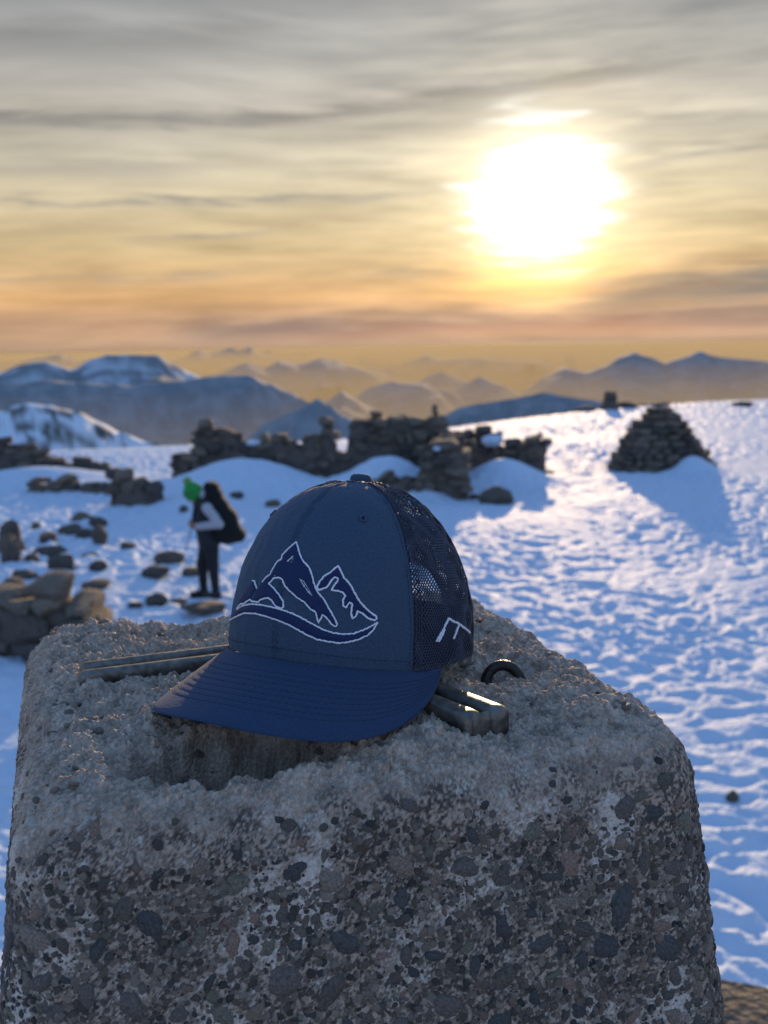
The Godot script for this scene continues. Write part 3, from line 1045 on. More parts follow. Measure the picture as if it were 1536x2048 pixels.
func pebbles(t: Node3D) -> void:
	var r := RandomNumberGenerator.new()
	r.seed = 41
	var shapes: Array[ArrayMesh] = []
	for k in 10:
		shapes.append(rock(500 + k, 4, 7, 0.13, 0.0, true))
	var small: Array[ArrayMesh] = []
	for k in 4:
		small.append(rock(540 + k, 3, 10, 0.12, 0.0, true))
	var tones := [Color(0.11, 0.105, 0.10), Color(0.22, 0.18, 0.15), Color(0.38, 0.28, 0.20), Color(0.44, 0.29, 0.215), Color(0.28, 0.245, 0.175), Color(0.56, 0.435, 0.32), Color(0.18, 0.15, 0.12), Color(0.37, 0.29, 0.22), Color(0.13, 0.125, 0.115), Color(0.70, 0.55, 0.41)]
	var mats: Array[StandardMaterial3D] = []
	var first := grainy(tones[0], 0.66, 14.0, 0.06, 560, 0.34)
	var grain := grainy(tones[0], 0.7, 0.55, 0.06, 566, 0.55)
	for c in tones:
		var m: StandardMaterial3D = grain.duplicate()
		m.albedo_color = ((c as Color) * 1.1).linear_to_srgb()
		mats.append(m)
	# large pebbles in the front and upper edge; big ones first, kept apart
	var taken := []
	var sizes := PackedFloat32Array()
	for k in 300:
		sizes.append(lerpf(0.0165, 0.0036, pow(k / 299.0, 0.33)))
	for k in 300:
		var rad := sizes[k]
		for attempt in 60:
			var kk := r.randf_range(-0.12, 1.12)
			var y := TOP - 0.022 - pow(r.randf(), 0.8) * 0.20
			if (k < 40 and y > TOP - 0.062) or (y > TOP - 0.05 and r.randf() < 0.75):
				continue
			var o := outline(fposmod(kk, 4.0))
			var flat := Vector2(kk * 0.4, y)
			var clash := false
			for q in taken:
				if flat.distance_to(q[0]) < (rad + q[1]) * 0.80:
					clash = true
					break
			if clash:
				continue
			taken.append([flat, rad])
			var stretch := r.randf_range(0.42, 0.9)
			set_pebble(part(t, "pebble", shapes[r.randi() % 10], mats[[0, 8, 6, 1, 3, 2, 0, 8, 7, 4, 6, 1][r.randi() % 12]]), kk, y, Vector3(rad, rad * stretch, rad * 0.42), r.randf() * TAU, -0.20 * rad)
			break
	# the grit between them, thousands of small stones
	var mm_mat: StandardMaterial3D = first.duplicate()
	mm_mat.albedo_color = Color.WHITE
	mm_mat.vertex_color_use_as_albedo = true
	for s in 4:
		var mm := MultiMesh.new()
		mm.transform_format = MultiMesh.TRANSFORM_3D
		mm.use_colors = true
		mm.mesh = small[s]
		var count := 5200
		mm.instance_count = count
		for k in count:
			var rad := lerpf(0.0009, 0.0036, pow(r.randf(), 2.6))
			var kk := r.randf_range(-0.3, 1.3)
			var y := TOP - 0.016 - pow(r.randf(), 0.75) * 0.215
			if y > TOP - 0.05 + 0.03 * noise_a.get_noise_2d(kk * 7.0, 3.0) and r.randf() < 0.9:
				y -= 0.045
			var hidden := false
			for q in taken:
				if absf(q[0].y - y) < q[1] and Vector2(kk * 0.4, y).distance_to(q[0]) < q[1] * 0.8:
					hidden = true
					break
			if hidden:
				y -= 0.004
				rad *= 0.4
			var tone: Color = tones[r.randi() % tones.size()]
			tone = tone.lerp(Color(0.80, 0.66, 0.52), r.randf() * r.randf()) * r.randf_range(0.45, 1.15)
			tone.a = 1.0
			mm.set_instance_transform(k, pebble_place(kk, y, Vector3(rad, rad * r.randf_range(0.6, 1.0), rad * 0.6), r.randf() * TAU, -0.15 * rad))
			mm.set_instance_color(k, tone)
		var o := MultiMeshInstance3D.new()
		o.name = "grit"
		o.multimesh = mm
		o.material_override = mm_mat
		o.set_meta("kind", "stuff")
		t.add_child(o, true)
	# coarse stones standing out along the right and left edges and on the worn top
	var mt := MultiMesh.new()
	mt.transform_format = MultiMesh.TRANSFORM_3D
	mt.use_colors = true
	mt.mesh = shapes[0]
	mt.instance_count = 1500
	for k in 1500:
		var rad := lerpf(0.0010, 0.0050, pow(r.randf(), 3.5))
		var x := r.randf_range(-0.2, 0.2)
		var z := r.randf_range(-0.2, 0.18)
		var yy := TOP + noise_b.get_noise_3dv(Vector3(x, TOP, z) * 9.0) * 0.0065 - top_drop(x, z)
		var edge := maxf(absf(x), absf(z)) - 0.164
		if edge > 0.0:
			yy -= 0.046 - sqrt(maxf(0.046 * 0.046 - edge * edge, 0.0))
		var b := Basis.from_euler(Vector3(r.randf() * 0.5, r.randf() * TAU, r.randf() * 0.5)).scaled_local(Vector3(rad, rad * 0.5, rad * 0.8))
		mt.set_instance_transform(k, Transform3D(b, Vector3(x, yy - rad * 0.05, z)))
		mt.set_instance_color(k, Color(0.62, 0.49, 0.38).lerp(Color(0.28, 0.22, 0.175), r.randf()))
	var ot := MultiMeshInstance3D.new()
	ot.name = "loose_grains"
	ot.multimesh = mt
	ot.material_override = mm_mat
	ot.set_meta("kind", "stuff")
	t.add_child(ot, true)


func pebble_place(kk: float, y: float, half: Vector3, spin: float, sink: float) -> Transform3D:
	var k := fposmod(kk, 4.0)
	var re := 0.046
	var inset := 0.0
	var topness := 0.0
	if y > TOP - re:
		var ca := 1.0 - (TOP - y) / re
		ca = clampf(1.0 - (TOP - y) / re, 0.0, 1.0)
		inset = re * (1.0 - sqrt(maxf(1.0 - ca * ca, 0.0)))
		topness = ca * ca
	var p := pillar_point(k, inset, y, topness, 1.0)
	var o := outline(k)
	var o2 := outline(fposmod(k + 0.01, 4.0))
	var along := Vector3(o2.x - o.x, 0, o2.y - o.y).normalized()
	var out := Vector3(-along.z, 0, along.x)
	if out.dot(Vector3(o.x, 0, o.y)) < 0:
		out = -out
	out = (out * (1.0 - topness) + Vector3.UP * (topness + 0.05)).normalized()
	var up := out.cross(along).normalized()
	var b := Basis(along, up, out).rotated(out, spin)
	return Transform3D(b.scaled_local(half), p + out * sink)


func set_pebble(o: Node3D, kk: float, y: float, half: Vector3, spin: float, sink: float) -> void:
	o.transform = pebble_place(kk, y, half, spin, sink)


# a bar of metal with rounded upper edges between two points
func bar(a: Vector3, b: Vector3, w: float, h: float, wear: float) -> ArrayMesh:
	var d := (b - a).normalized()
	var side := d.cross(Vector3.UP).normalized()
	var prof := []
	for k in 9:
		var an := PI * k / 8.0
		prof.append(Vector2(cos(an) * w * 0.5, h * 0.45 + h * 0.55 * pow(sin(an), 0.55)))
	prof.append(Vector2(-w * 0.5, -h * 0.6))
	prof.append(Vector2(w * 0.5, -h * 0.6))
	var n := 46
	var nu := prof.size()
	var v := PackedVector3Array()
	for j in n:
		var f := float(j) / (n - 1)
		var squash := 1.0 - 0.18 * pow(maxf(0.0, absf(2.0 * f - 1.0) - 0.94) / 0.06, 2.0)
		for q in prof:
			var p: Vector3 = a.lerp(b, f) + side * (q.x * squash) + Vector3.UP * (q.y * (squash if q.y > 0 else 1.0))
			p += Vector3.ONE * noise_b.get_noise_3dv(p * 120.0) * wear
			v.append(p)
	var ids := grid_index(nu, n, true)
	v.append(a + Vector3.UP * h * 0.2)
	v.append(b + Vector3.UP * h * 0.2)
	for i in nu:
		ids.append_array([v.size() - 2, (i + 1) % nu, i, v.size() - 1, (n - 1) * nu + i, (n - 1) * nu + (i + 1) % nu])
	return mesh_of(v, ids)


func metalwork(t: Node3D) -> void:
	var bronze := grainy(Color(0.32, 0.29, 0.25), 0.46, 16.0, 0.025, 600, 0.5)
	bronze.metallic = 0.75
	var steel := grainy(Color(0.06, 0.058, 0.055), 0.34, 40.0, 0.05, 610, 0.4)
	steel.metallic = 0.6
	# three arms of the centring plate, each a pair of bars, running out from under the cap
	for arm in [[Vector2(-0.02, -0.018), Vector2(-0.172, -0.002), 0.0115, 0.0100, 0.0105], [Vector2(0.015, 0.03), Vector2(0.078, 0.176), 0.0150, 0.012, 0.0098], [Vector2(0.03, -0.03), Vector2(0.085, -0.09), 0.0100, 0.008, 0.0100]]:
		var a: Vector2 = arm[0]
		var b: Vector2 = arm[1]
		var d := (b - a).normalized()
		var nn := Vector2(-d.y, d.x)
		for s in [-1.0, 1.0]:
			var lift := TOP + 0.0005
			var p: Vector2 = a + nn * arm[4] * s
			var q: Vector2 = b + nn * arm[4] * s - d * (0.004 if s > 0 else 0.0)
			part(t, "metal_bar", bar(Vector3(p.x, lift, p.y), Vector3(q.x, lift - (0.004 if arm[2] > 0.012 else -0.0), q.y), arm[2], arm[3], 0.00022), bronze)
		var e := Heap.new()
		var c1 := Vector3(b.x, TOP - 0.004, b.y)
		part(t, "end_plate", bar(c1 - Vector3(nn.x, 0, nn.y) * arm[4] * 1.3 - Vector3(d.x, 0, d.y) * 0.006, c1 + Vector3(nn.x, 0, nn.y) * arm[4] * 1.3 - Vector3(d.x, 0, d.y) * 0.006, 0.006, arm[3] * 0.85, 0.0003), bronze)
	# iron ring set in its hollow
	var h := Heap.new()
	var pts := PackedVector3Array()
	for k in 40:
		var an := TAU * k / 40
		pts.append(Vector3(cos(an) * 0.0125, sin(an) * 0.0125, 0))
	tube(h, pts, PackedFloat32Array([0.0041]), 10, false, true)
	var ring := part(t, "iron_ring", heap_mesh(h), steel)
	ring.transform = Transform3D(Basis.from_euler(Vector3(-0.35, 0.05 - PILLAR_TURN, 0.08)), Vector3(0.127, TOP - 0.009, 0.074))
	# stub of a rod standing in the front hollow
	var hr := Heap.new()
	tube(hr, PackedVector3Array([Vector3(-0.084, TOP - 0.095, 0.152), Vector3(-0.080, TOP - 0.06, 0.149), Vector3(-0.076, TOP - 0.036, 0.146)]), PackedFloat32Array([0.0042, 0.0042, 0.0036]), 10)
	part(t, "rod_stub", heap_mesh(hr), grainy(Color(0.14, 0.10, 0.075), 0.8, 20.0, 0.05, 645, 0.5))
	# dark iron socket sunk in the front hollow
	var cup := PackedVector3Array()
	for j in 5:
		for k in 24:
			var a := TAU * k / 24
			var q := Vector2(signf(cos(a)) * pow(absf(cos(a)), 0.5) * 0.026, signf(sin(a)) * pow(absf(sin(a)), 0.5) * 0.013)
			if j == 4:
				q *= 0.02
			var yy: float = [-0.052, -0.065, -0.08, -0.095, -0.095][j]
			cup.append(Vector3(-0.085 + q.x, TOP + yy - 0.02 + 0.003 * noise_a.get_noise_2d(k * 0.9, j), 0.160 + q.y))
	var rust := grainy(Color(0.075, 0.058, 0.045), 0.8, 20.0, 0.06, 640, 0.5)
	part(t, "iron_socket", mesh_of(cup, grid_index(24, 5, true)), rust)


# ---------------------------------------------------------------- the cap
# in the cap's own axes: z forward over the brim, y up, x to the wearer's left
const CAP_AT := Vector3(-0.025, 3.4712, -0.8042)
const CAP_YAW := -0.5451
const CAP_NOD := -0.1636
const CA := 0.095
const CB := 0.0839
const CH := 0.1185
const CDIP := 0.8752
const SEAM := 1.118
const BRIM_SPLAY := 0.4924
const BRIM_LONG := 0.0693
const BRIM_ARCH := 1.8443
const BRIM_SLOPE := 0.4314
const BRIM_REACH := 1.3952
const BRIM_SHAPE := 2.2


func crown(th: float, t: float, off := 0.0) -> Vector3:
	var n := 2.15 + 0.25 * maxf(0.0, cos(th))
	var y := pow(absf(sin(t)), 2.0 / n)
	var r := pow(absf(cos(t)), 2.0 / n)
	var x := CB * sin(th) * r
	var z := CA * cos(th) * r
	var base := -CDIP * x * x * sqrt(maxf(0.0, cos(th)))
	var p := Vector3(x, base * (1.0 - y) + CH * y, z + 0.0017 * y)
	if off != 0.0:
		p += Vector3(x / (CB * CB), (y * CH) / (CH * CH) * 1.05, z / (CA * CA)).normalized() * off
	return p


func brim(u: float, v: float) -> Vector3:
	var p := crown(u * BRIM_REACH, 0.0)
	var l := BRIM_LONG * pow(maxf(0.0, 1.0 - pow(absf(u), BRIM_SHAPE)), 0.62)
	var d := u * BRIM_SPLAY
	var x := p.x + v * l * sin(d)
	var s := v * l / BRIM_LONG
	return Vector3(x, p.y - BRIM_ARCH * x * x * pow(s, 0.7) - BRIM_SLOPE * BRIM_LONG * s, p.z + v * l * cos(d))


const LOGO := {
	"swoosh_top": [-0.547, 0.18, -0.454, 0.201, -0.307, 0.219, -0.184, 0.222, -0.073, 0.219, 0.05, 0.21, 0.148, 0.198, 0.235, 0.18, 0.321, 0.159, 0.401, 0.141, 0.475, 0.132, 0.548, 0.132, 0.628, 0.141, 0.696, 0.162, 0.758, 0.186, 0.801, 0.207],
	"swoosh_low": [-0.80, 0.115, -0.66, 0.128, -0.54, 0.144, -0.381, 0.168, -0.239, 0.174, -0.11, 0.168, 0.013, 0.156, 0.105, 0.144, 0.192, 0.126, 0.272, 0.108, 0.358, 0.093, 0.444, 0.09, 0.524, 0.09, 0.604, 0.102, 0.671, 0.117, 0.733, 0.141, 0.776, 0.171, 0.801, 0.207],
	"left_low": [-0.553, 0.186, -0.485, 0.213, -0.417, 0.216, -0.337, 0.243, -0.301, 0.234, -0.214, 0.234, -0.19, 0.249, -0.116, 0.265, -0.067, 0.253, -0.018, 0.225, 0.038, 0.216, 0.056, 0.228, 0.044, 0.256, -0.005, 0.289, -0.079, 0.325, -0.134, 0.343, -0.085, 0.379],
	"left_peak": [-0.356, 0.349, -0.325, 0.349, -0.294, 0.328, -0.264, 0.307],
	"main": [-0.214, 0.349, -0.178, 0.379, -0.141, 0.397, -0.128, 0.433, -0.098, 0.484, -0.061, 0.502, -0.067, 0.529, -0.011, 0.586, 0.038, 0.628, 0.075, 0.589, 0.118, 0.538, 0.161, 0.502, 0.228, 0.463, 0.265, 0.418, 0.284, 0.382, 0.308, 0.349, 0.327, 0.328, 0.382, 0.295, 0.431, 0.246, 0.475, 0.204, 0.499, 0.177, 0.487, 0.162, 0.456, 0.171, 0.413, 0.204, 0.382, 0.213, 0.376, 0.195, 0.358, 0.171, 0.345, 0.189, 0.327, 0.222, 0.29, 0.231, 0.228, 0.265, 0.161, 0.286, 0.087, 0.316, 0.038, 0.34, 0.001, 0.376, -0.03, 0.385, -0.085, 0.379],
	"main_inner": [-0.085, 0.391, -0.061, 0.433, -0.024, 0.469, 0.013, 0.478, 0.069, 0.484, 0.056, 0.532, 0.025, 0.508, 0.001, 0.481],
	"sliver": [0.161, 0.391, 0.204, 0.379, 0.247, 0.346, 0.278, 0.313, 0.308, 0.292, 0.259, 0.316, 0.216, 0.346, 0.179, 0.373, 0.161, 0.391],
	"right": [0.315, 0.352, 0.333, 0.388, 0.364, 0.424, 0.413, 0.451, 0.45, 0.484, 0.468, 0.496, 0.493, 0.469, 0.524, 0.427, 0.567, 0.403, 0.591, 0.379, 0.622, 0.34, 0.659, 0.304, 0.708, 0.271, 0.758, 0.246, 0.788, 0.237, 0.794, 0.225, 0.776, 0.216, 0.727, 0.222, 0.684, 0.243, 0.647, 0.253, 0.634, 0.225, 0.61, 0.213, 0.598, 0.234, 0.604, 0.289, 0.579, 0.292, 0.555, 0.262, 0.536, 0.271, 0.53, 0.304, 0.548, 0.325, 0.524, 0.343, 0.481, 0.349, 0.438, 0.349, 0.444, 0.367, 0.475, 0.403, 0.481, 0.421, 0.45, 0.424, 0.425, 0.403, 0.401, 0.364, 0.37, 0.352, 0.339, 0.34, 0.315, 0.352]}
const LEFT_FILL := [-0.54, 0.195, -0.522, 0.243, -0.448, 0.286, -0.399, 0.313, -0.374, 0.337, -0.344, 0.352, -0.264, 0.307, -0.301, 0.271, -0.319, 0.246, -0.417, 0.216, -0.485, 0.213]
const RIDGE_FILL := [-0.301, 0.234, -0.214, 0.234, -0.19, 0.249, -0.116, 0.265, -0.067, 0.253, -0.018, 0.225, 0.038, 0.216, 0.056, 0.228, 0.044, 0.256, -0.005, 0.289, -0.079, 0.325, -0.134, 0.343, -0.085, 0.391, -0.061, 0.433, -0.141, 0.397, -0.178, 0.379, -0.214, 0.349, -0.264, 0.307]
const SIDE_EMBLEM := [[1.31, 0.123, 1.46, 0.236, 1.66, 0.175, 1.84, 0.128], [1.335, 0.120, 1.405, 0.18], [1.52, 0.125, 1.61, 0.190]]


func points2(flat: Array) -> PackedVector2Array:
	var out := PackedVector2Array()
	for i in range(0, flat.size(), 2):
		out.append(Vector2(flat[i], flat[i + 1]))
	return out


# raised satin stitching that fills an outline on the crown
func fill(polys: Array, holes: Array, lift: float) -> ArrayMesh:
	var h := Heap.new()
	for poly in polys:
		var lo := Vector2(9, 9)
		var hi := Vector2(-9, -9)
		for p in poly:
			lo = lo.min(p)
			hi = hi.max(p)
		var du := 0.008
		var dv := 0.007
		var nu := int((hi.x - lo.x) / du) + 2
		var nv := int((hi.y - lo.y) / dv) + 2
		var at := {}
		for j in nv:
			for i in nu:
				var m := lo + Vector2((i + 0.5) * du, (j + 0.5) * dv)
				if not Geometry2D.is_point_in_polygon(m, poly):
					continue
				var out := false
				for q in holes:
					if Geometry2D.is_point_in_polygon(m, q):
						out = true
				if out:
					continue
				var ids := PackedInt32Array()
				for e in [Vector2i(i, j), Vector2i(i + 1, j), Vector2i(i, j + 1), Vector2i(i + 1, j + 1)]:
					if not at.has(e):
						at[e] = h.v.size()
						var w := lo + Vector2(e.x * du, e.y * dv)
						# puffed: higher away from the edge
						var near := 1.0
						for k in poly.size():
							var c := Geometry2D.get_closest_point_to_segment(w, poly[k], poly[(k + 1) % poly.size()])
							near = minf(near, c.distance_to(w))
						var puff := lift * smoothstep(0.0, 0.022, near) + 0.0002
						h.v.append(crown(w.x, w.y, puff + 0.00012 * sin(w.x * 900.0 + w.y * 500.0)))
					ids.append(at[e])
				h.i.append_array([ids[0], ids[1], ids[2], ids[1], ids[3], ids[2]])
	return heap_mesh(h)


# a line of thread over the crown, wobbling from stitch to stitch
func thread(h: Heap, line: PackedVector2Array, radius: float, lift: float, step := 0.0007) -> void:
	var pts := PackedVector3Array()
	var rad := PackedFloat32Array()
	for k in line.size() - 1:
		var a := line[k]
		var b := line[k + 1]
		var n := maxi(1, int(crown(a.x, a.y).distance_to(crown(b.x, b.y)) / step))
		for s in n + (1 if k == line.size() - 2 else 0):
			var q := a.lerp(b, float(s) / n)
			q += Vector2(rng.randf_range(-1, 1) * 0.0022, rng.randf_range(-1, 1) * 0.0016)
			pts.append(crown(q.x, maxf(q.y, 0.001), lift))
			rad.append(radius * rng.randf_range(0.75, 1.25))
	tube(h, pts, rad, 6)


func stitches(h: Heap, pts: PackedVector3Array, radius: float, on := 3, off := 1) -> void:
	var k := 0
	while k < pts.size() - on:
		tube(h, pts.slice(k, k + on + 1), PackedFloat32Array([radius]), 5)
		k += on + off


func panel(th0: float, th1: float) -> ArrayMesh:
	var nu := 90
	var nv := 80
	var v := PackedVector3Array()
	var uv := PackedVector2Array()
	for j in nv:
		for i in nu:
			var th := lerpf(th0, th1, float(i) / (nu - 1))
			var t := (PI / 2 - 0.03) * pow(float(j) / (nv - 1), 1.0)
			var dent := -0.0009 * exp(-pow(minf(absf(th), absf(absf(th) - SEAM)) / 0.012, 2.0))
			var ease := 0.0007 * noise_b.get_noise_2d(th * 5.0, t * 5.0 + 3.0)
			v.append(crown(th, t, dent + ease + (-0.0008 * exp(-pow(t / 0.02, 2.0)))))
			uv.append(Vector2(th * 0.085 * cos(t), t * 0.1) * 10.0)
	return mesh_of(v, grid_index(nu, nv), PackedColorArray(), uv)


# knitted net between two meridians: strands crossing in diamonds
func net(th0: float, th1: float, opening: bool) -> ArrayMesh:
	var h := Heap.new()
	# rows evenly spaced along the meridian
	var ts := PackedFloat32Array()
	var acc := 0.0
	var mid := (th0 + th1) / 2
	var prev := crown(mid, 0.0)
	ts.append(0.0)
	for k in range(1, 4000):
		var t := (PI / 2 - 0.04) * k / 4000.0
		var p := crown(mid, t)
		acc += p.distance_to(prev)
		prev = p
		if acc >= 0.0017:
			ts.append(t)
			acc = 0.0
	var wide := 0.0
	for k in 40:
		wide += crown(lerpf(th0, th1, k / 40.0), 0.0).distance_to(crown(lerpf(th0, th1, (k + 1) / 40.0), 0.0))
	var cols := int(wide / 0.0026)
	var r := 0.00047
	var vs := PackedVector3Array()
	var ids := PackedInt32Array()
	for j in ts.size() - 1:
		var shrink := crown(mid, ts[j]).slide(Vector3.UP).length() / crown(mid, 0.0).slide(Vector3.UP).length()
		var n := cols
		if shrink < 0.62:
			n = cols / 2
		if shrink < 0.31:
			n = cols / 4
		for i in n + 1:
			for lean in [-0.5, 0.5]:
				var i0 := float(i) + (0.5 if j % 2 else 0.0)
				var i1: float = i0 + lean
				if i0 > n or i1 > n or i1 < 0.0:
					continue
				var a0 := lerpf(th0, th1, i0 / n)
				var a1 := lerpf(th0, th1, i1 / n)
				if opening:
					var e: float = (absf(absf(a0) - PI)) / 0.42
					var f: float = ts[j] / 0.50
					if e * e + f * f < 1.0:
						continue
				var sag := 0.0012 * noise_a.get_noise_2d(a0 * 4.0, ts[j] * 5.0) * 2.0
				var p := crown(a0, ts[j], sag)
				var q := crown(a1, ts[j + 1], sag)
				var d := (q - p).normalized()
				var out := Vector3(p.x, p.y * 0.8, p.z).normalized()
				var sd := d.cross(out).normalized()
				out = sd.cross(d)
				var b := vs.size()
				for w in [p, q]:
					vs.append(w + sd * r * 1.15)
					vs.append(w - sd * r * 1.15)
					vs.append(w + out * r * 1.2)
				ids.append_array([b, b + 2, b + 3, b + 3, b + 2, b + 5, b + 2, b + 1, b + 5, b + 5, b + 1, b + 4, b + 1, b, b + 4, b + 4, b, b + 3])
	h.v = vs
	h.i = ids
	return heap_mesh(h)


func meridian(th: float, t0: float, t1: float, n: int, off: float) -> PackedVector3Array:
	var pts := PackedVector3Array()
	for k in n + 1:
		pts.append(crown(th, lerpf(t0, t1, float(k) / n), off))
	return pts


func build_cap() -> void:
	var t := Node3D.new()
	t.name = numbered("trucker_cap")
	add_child(t)
	t.transform = Transform3D(Basis.from_euler(Vector3(0, CAP_YAW, 0)) * Basis.from_euler(Vector3(CAP_NOD, 0, 0.0057)), CAP_AT)
	tag(t, "navy blue trucker cap with mountain embroidery and mesh back, on the pillar", "cap")
	# fine twill: a woven relief
	var weave := Image.create(256, 256, false, Image.FORMAT_L8)
	for y in 256:
		for x in 256:
			var a := 0.5 + 0.5 * sin((x + y) * TAU / 8.0)
			var b := 0.5 + 0.5 * sin((x - y) * TAU / 32.0)
			weave.set_pixel(x, y, Color.from_hsv(0, 0, clampf(0.25 + 0.5 * a + 0.1 * b + rng.randf_range(-0.12, 0.12), 0, 1)))
	var weave_t := ImageTexture.create_from_image(weave)
	var cloth := mat(Color(0.062, 0.104, 0.158), 0.85, 0.35)
	cloth.albedo_texture = grain_texture(512, 0.05, 700, Color(0.72, 0.72, 0.75), Color.WHITE)
	cloth.uv1_triplanar = true
	cloth.uv1_scale = Vector3.ONE * 22.0
	cloth.heightmap_enabled = true
	cloth.heightmap_texture = weave_t
	cloth.heightmap_scale = 0.022
	cloth.rim_enabled = true
	cloth.rim = 0.35
	cloth.rim_tint = 0.5
	var visor: StandardMaterial3D = cloth.duplicate()
	visor.albedo_color = Color(0.034, 0.068, 0.138).linear_to_srgb()
	var net_m := mat(Color(0.045, 0.055, 0.085), 0.6, 0.5)
	var puff := mat(Color(0.008, 0.021, 0.080), 0.65, 0.4)
	puff.rim_enabled = true
	puff.rim = 0.1
	var white := mat(Color(0.80, 0.80, 0.84), 0.6, 0.5)
	var dark := mat(Color(0.022, 0.034, 0.07), 0.8)
	# crown: two front panels, four net panels
	for q in [[-SEAM, 0.0], [0.0, SEAM]]:
		part(t, "front_panel", panel(q[0], q[1]), cloth)
	for q in [[SEAM - 0.012, 2.12, false], [2.12, PI, true], [-2.12, -SEAM + 0.012, false], [-PI, -2.12, true]]:
		part(t, "mesh_panel", net(q[0], q[1], q[2]), net_m)
	# doubled net at the seams
	for th in [SEAM + 0.028, -SEAM - 0.028, 2.12, -2.12]:
		var h := Heap.new()
		for w in [-0.022, 0.0, 0.022]:
			var line := PackedVector3Array()
			for k in 151:
				var tt := 1.45 * k / 150.0
				line.append(crown(th + (w + 0.008 * (1.0 if k % 2 else -1.0)) / maxf(cos(tt), 0.25), tt, 0.0009))
			tube(h, line, PackedFloat32Array([0.00055]), 4)
		part(t, "seam_band", heap_mesh(h), net_m)
	# stitch lines beside the seams
	for th in [-0.022, 0.022, SEAM - 0.045, -SEAM + 0.045]:
		var h := Heap.new()
		var line := PackedVector3Array()
		for k in 131:
			var tt := 0.02 + 1.38 * k / 130.0
			line.append(crown(th / maxf(cos(tt), 0.3) if absf(th) < 0.5 else signf(th) * (SEAM - 0.045 / maxf(cos(tt), 0.35)), tt, 0.0002))
		stitches(h, line, 0.00022, 2, 1)
		part(t, "stitch_row", heap_mesh(h), dark)
	var hb := Heap.new()
	var line_b := PackedVector3Array()
	for k in 161:
		line_b.append(crown(lerpf(-1.08, 1.08, k / 160.0), 0.035, 0.0003))
	stitches(hb, line_b, 0.00022, 2, 1)
	part(t, "stitch_row", heap_mesh(hb), dark)
	# band inside the lower edge and the strap across the back opening
	var hs := PackedVector3Array()
	for j in 2:
		for k in 120:
			hs.append(crown(TAU * k / 120.0 - PI, 0.01 + 0.22 * j, -0.0022))
	part(t, "sweatband", mesh_of(hs, grid_index(120, 2, true)), dark)
	var arch := Heap.new()
	var ap := PackedVector3Array()
	for k in 49:
		var a := PI * k / 48.0
		ap.append(crown(PI + cos(a) * 0.43, maxf(0.002, sin(a) * 0.51), 0.0006))
	tube(arch, ap, PackedFloat32Array([0.0022]), 6)
	part(t, "opening_trim", heap_mesh(arch), cloth)
	var st := PackedVector3Array()
	for j in 2:
		for k in 31:
			st.append(crown(PI - 0.5 + k / 30.0, 0.005 + 0.16 * j, 0.0012))
	part(t, "strap", mesh_of(st, grid_index(31, 2)), dark)
	# brim: top and underside meet in a rounded edge, grooves follow the stitch rows
	var rows := [0.20, 0.28, 0.36, 0.44, 0.52, 0.60, 0.68, 0.76]
	var nu := 220
	var nv := 96
	var v := PackedVector3Array()
	for j in nv:
		for i in nu:
			var u := sin(lerpf(-1.0, 1.0, float(i) / (nu - 1)) * PI / 2 * 0.995) * 0.9995
			var w := float(j) / (nv - 1)
			var p := brim(u, w)
			for q in rows:
				p.y -= 0.00034 * exp(-pow((w - q) / 0.011, 2.0))
			p.y += 0.00018 * noise_b.get_noise_2d(p.x * 300.0, p.z * 300.0) - 0.0009 * pow(w, 30.0)
			v.append(p)
	for j in nv:
		for i in nu:
			var u := sin(lerpf(-1.0, 1.0, float(i) / (nu - 1)) * PI / 2 * 0.995) * 0.9995
			var w := 1.0 - float(j) / (nv - 1)
			v.append(brim(u, w) - Vector3(0, 0.0030 - 0.0010 * pow(w, 20.0), 0))
	part(t, "brim", mesh_of(v, grid_index(nu, nv * 2)), visor)
	for q in rows:
		var h := Heap.new()
		var line := PackedVector3Array()
		for k in 261:
			var u := sin(lerpf(-1.0, 1.0, k / 260.0) * PI / 2) * 0.93
			line.append(brim(u, q) + Vector3(0, -0.00018, 0))
		stitches(h, line, 0.00024, 2, 1)
		part(t, "stitch_row", heap_mesh(h), dark)
	# button on top
	var bt := PackedVector3Array()
	for j in 9:
		var a := (PI / 2) * j / 8.0
		for k in 28:
			var r := 0.0080 * pow(cos(a), 0.45) + 0.00001
			bt.append(Vector3(cos(TAU * k / 28) * r, CH + 0.0012 + 0.0052 * sin(a), 0.0017 + sin(TAU * k / 28) * r))
	part(t, "button", mesh_of(bt, grid_index(28, 9, true)), cloth)
	# sewn eyelets
	for q in [Vector2(0.665, 0.872), Vector2(-0.842, 0.857)]:
		var h := Heap.new()
		var ring := PackedVector3Array()
		for k in 24:
			var a := TAU * k / 24
			ring.append(crown(q.x + cos(a) * 0.030 / cos(q.y) * 0.62, q.y + sin(a) * 0.026, 0.0004))
		tube(h, ring, PackedFloat32Array([0.0011]), 6, false, true)
		var e := part(t, "eyelet", heap_mesh(h), cloth)
		var hole_shade := PackedVector3Array([crown(q.x, q.y, 0.0006)])
		var hi := PackedInt32Array()
		for k in 16:
			var a := TAU * k / 16
			hole_shade.append(crown(q.x + cos(a) * 0.014 / cos(q.y) * 0.62, q.y + sin(a) * 0.012, 0.0006))
			hi.append_array([0, 1 + k, 1 + (k + 1) % 16])
		part(e, "hole_shade", mesh_of(hole_shade, hi), mat(Color(0.018, 0.028, 0.045), 1.0, 0.1))  # dark disc on closed cloth; its colour stands for the shade inside the eyelet
	# mountain embroidery: raised dark blue stitching edged with white thread
	var top := points2(LOGO["swoosh_top"])
	var low := points2(LOGO["swoosh_low"])
	var swoosh := low.duplicate()
	for k in top.size() - 1:
		swoosh.append(top[top.size() - 2 - k])
	swoosh.append(Vector2(-0.70, 0.145))
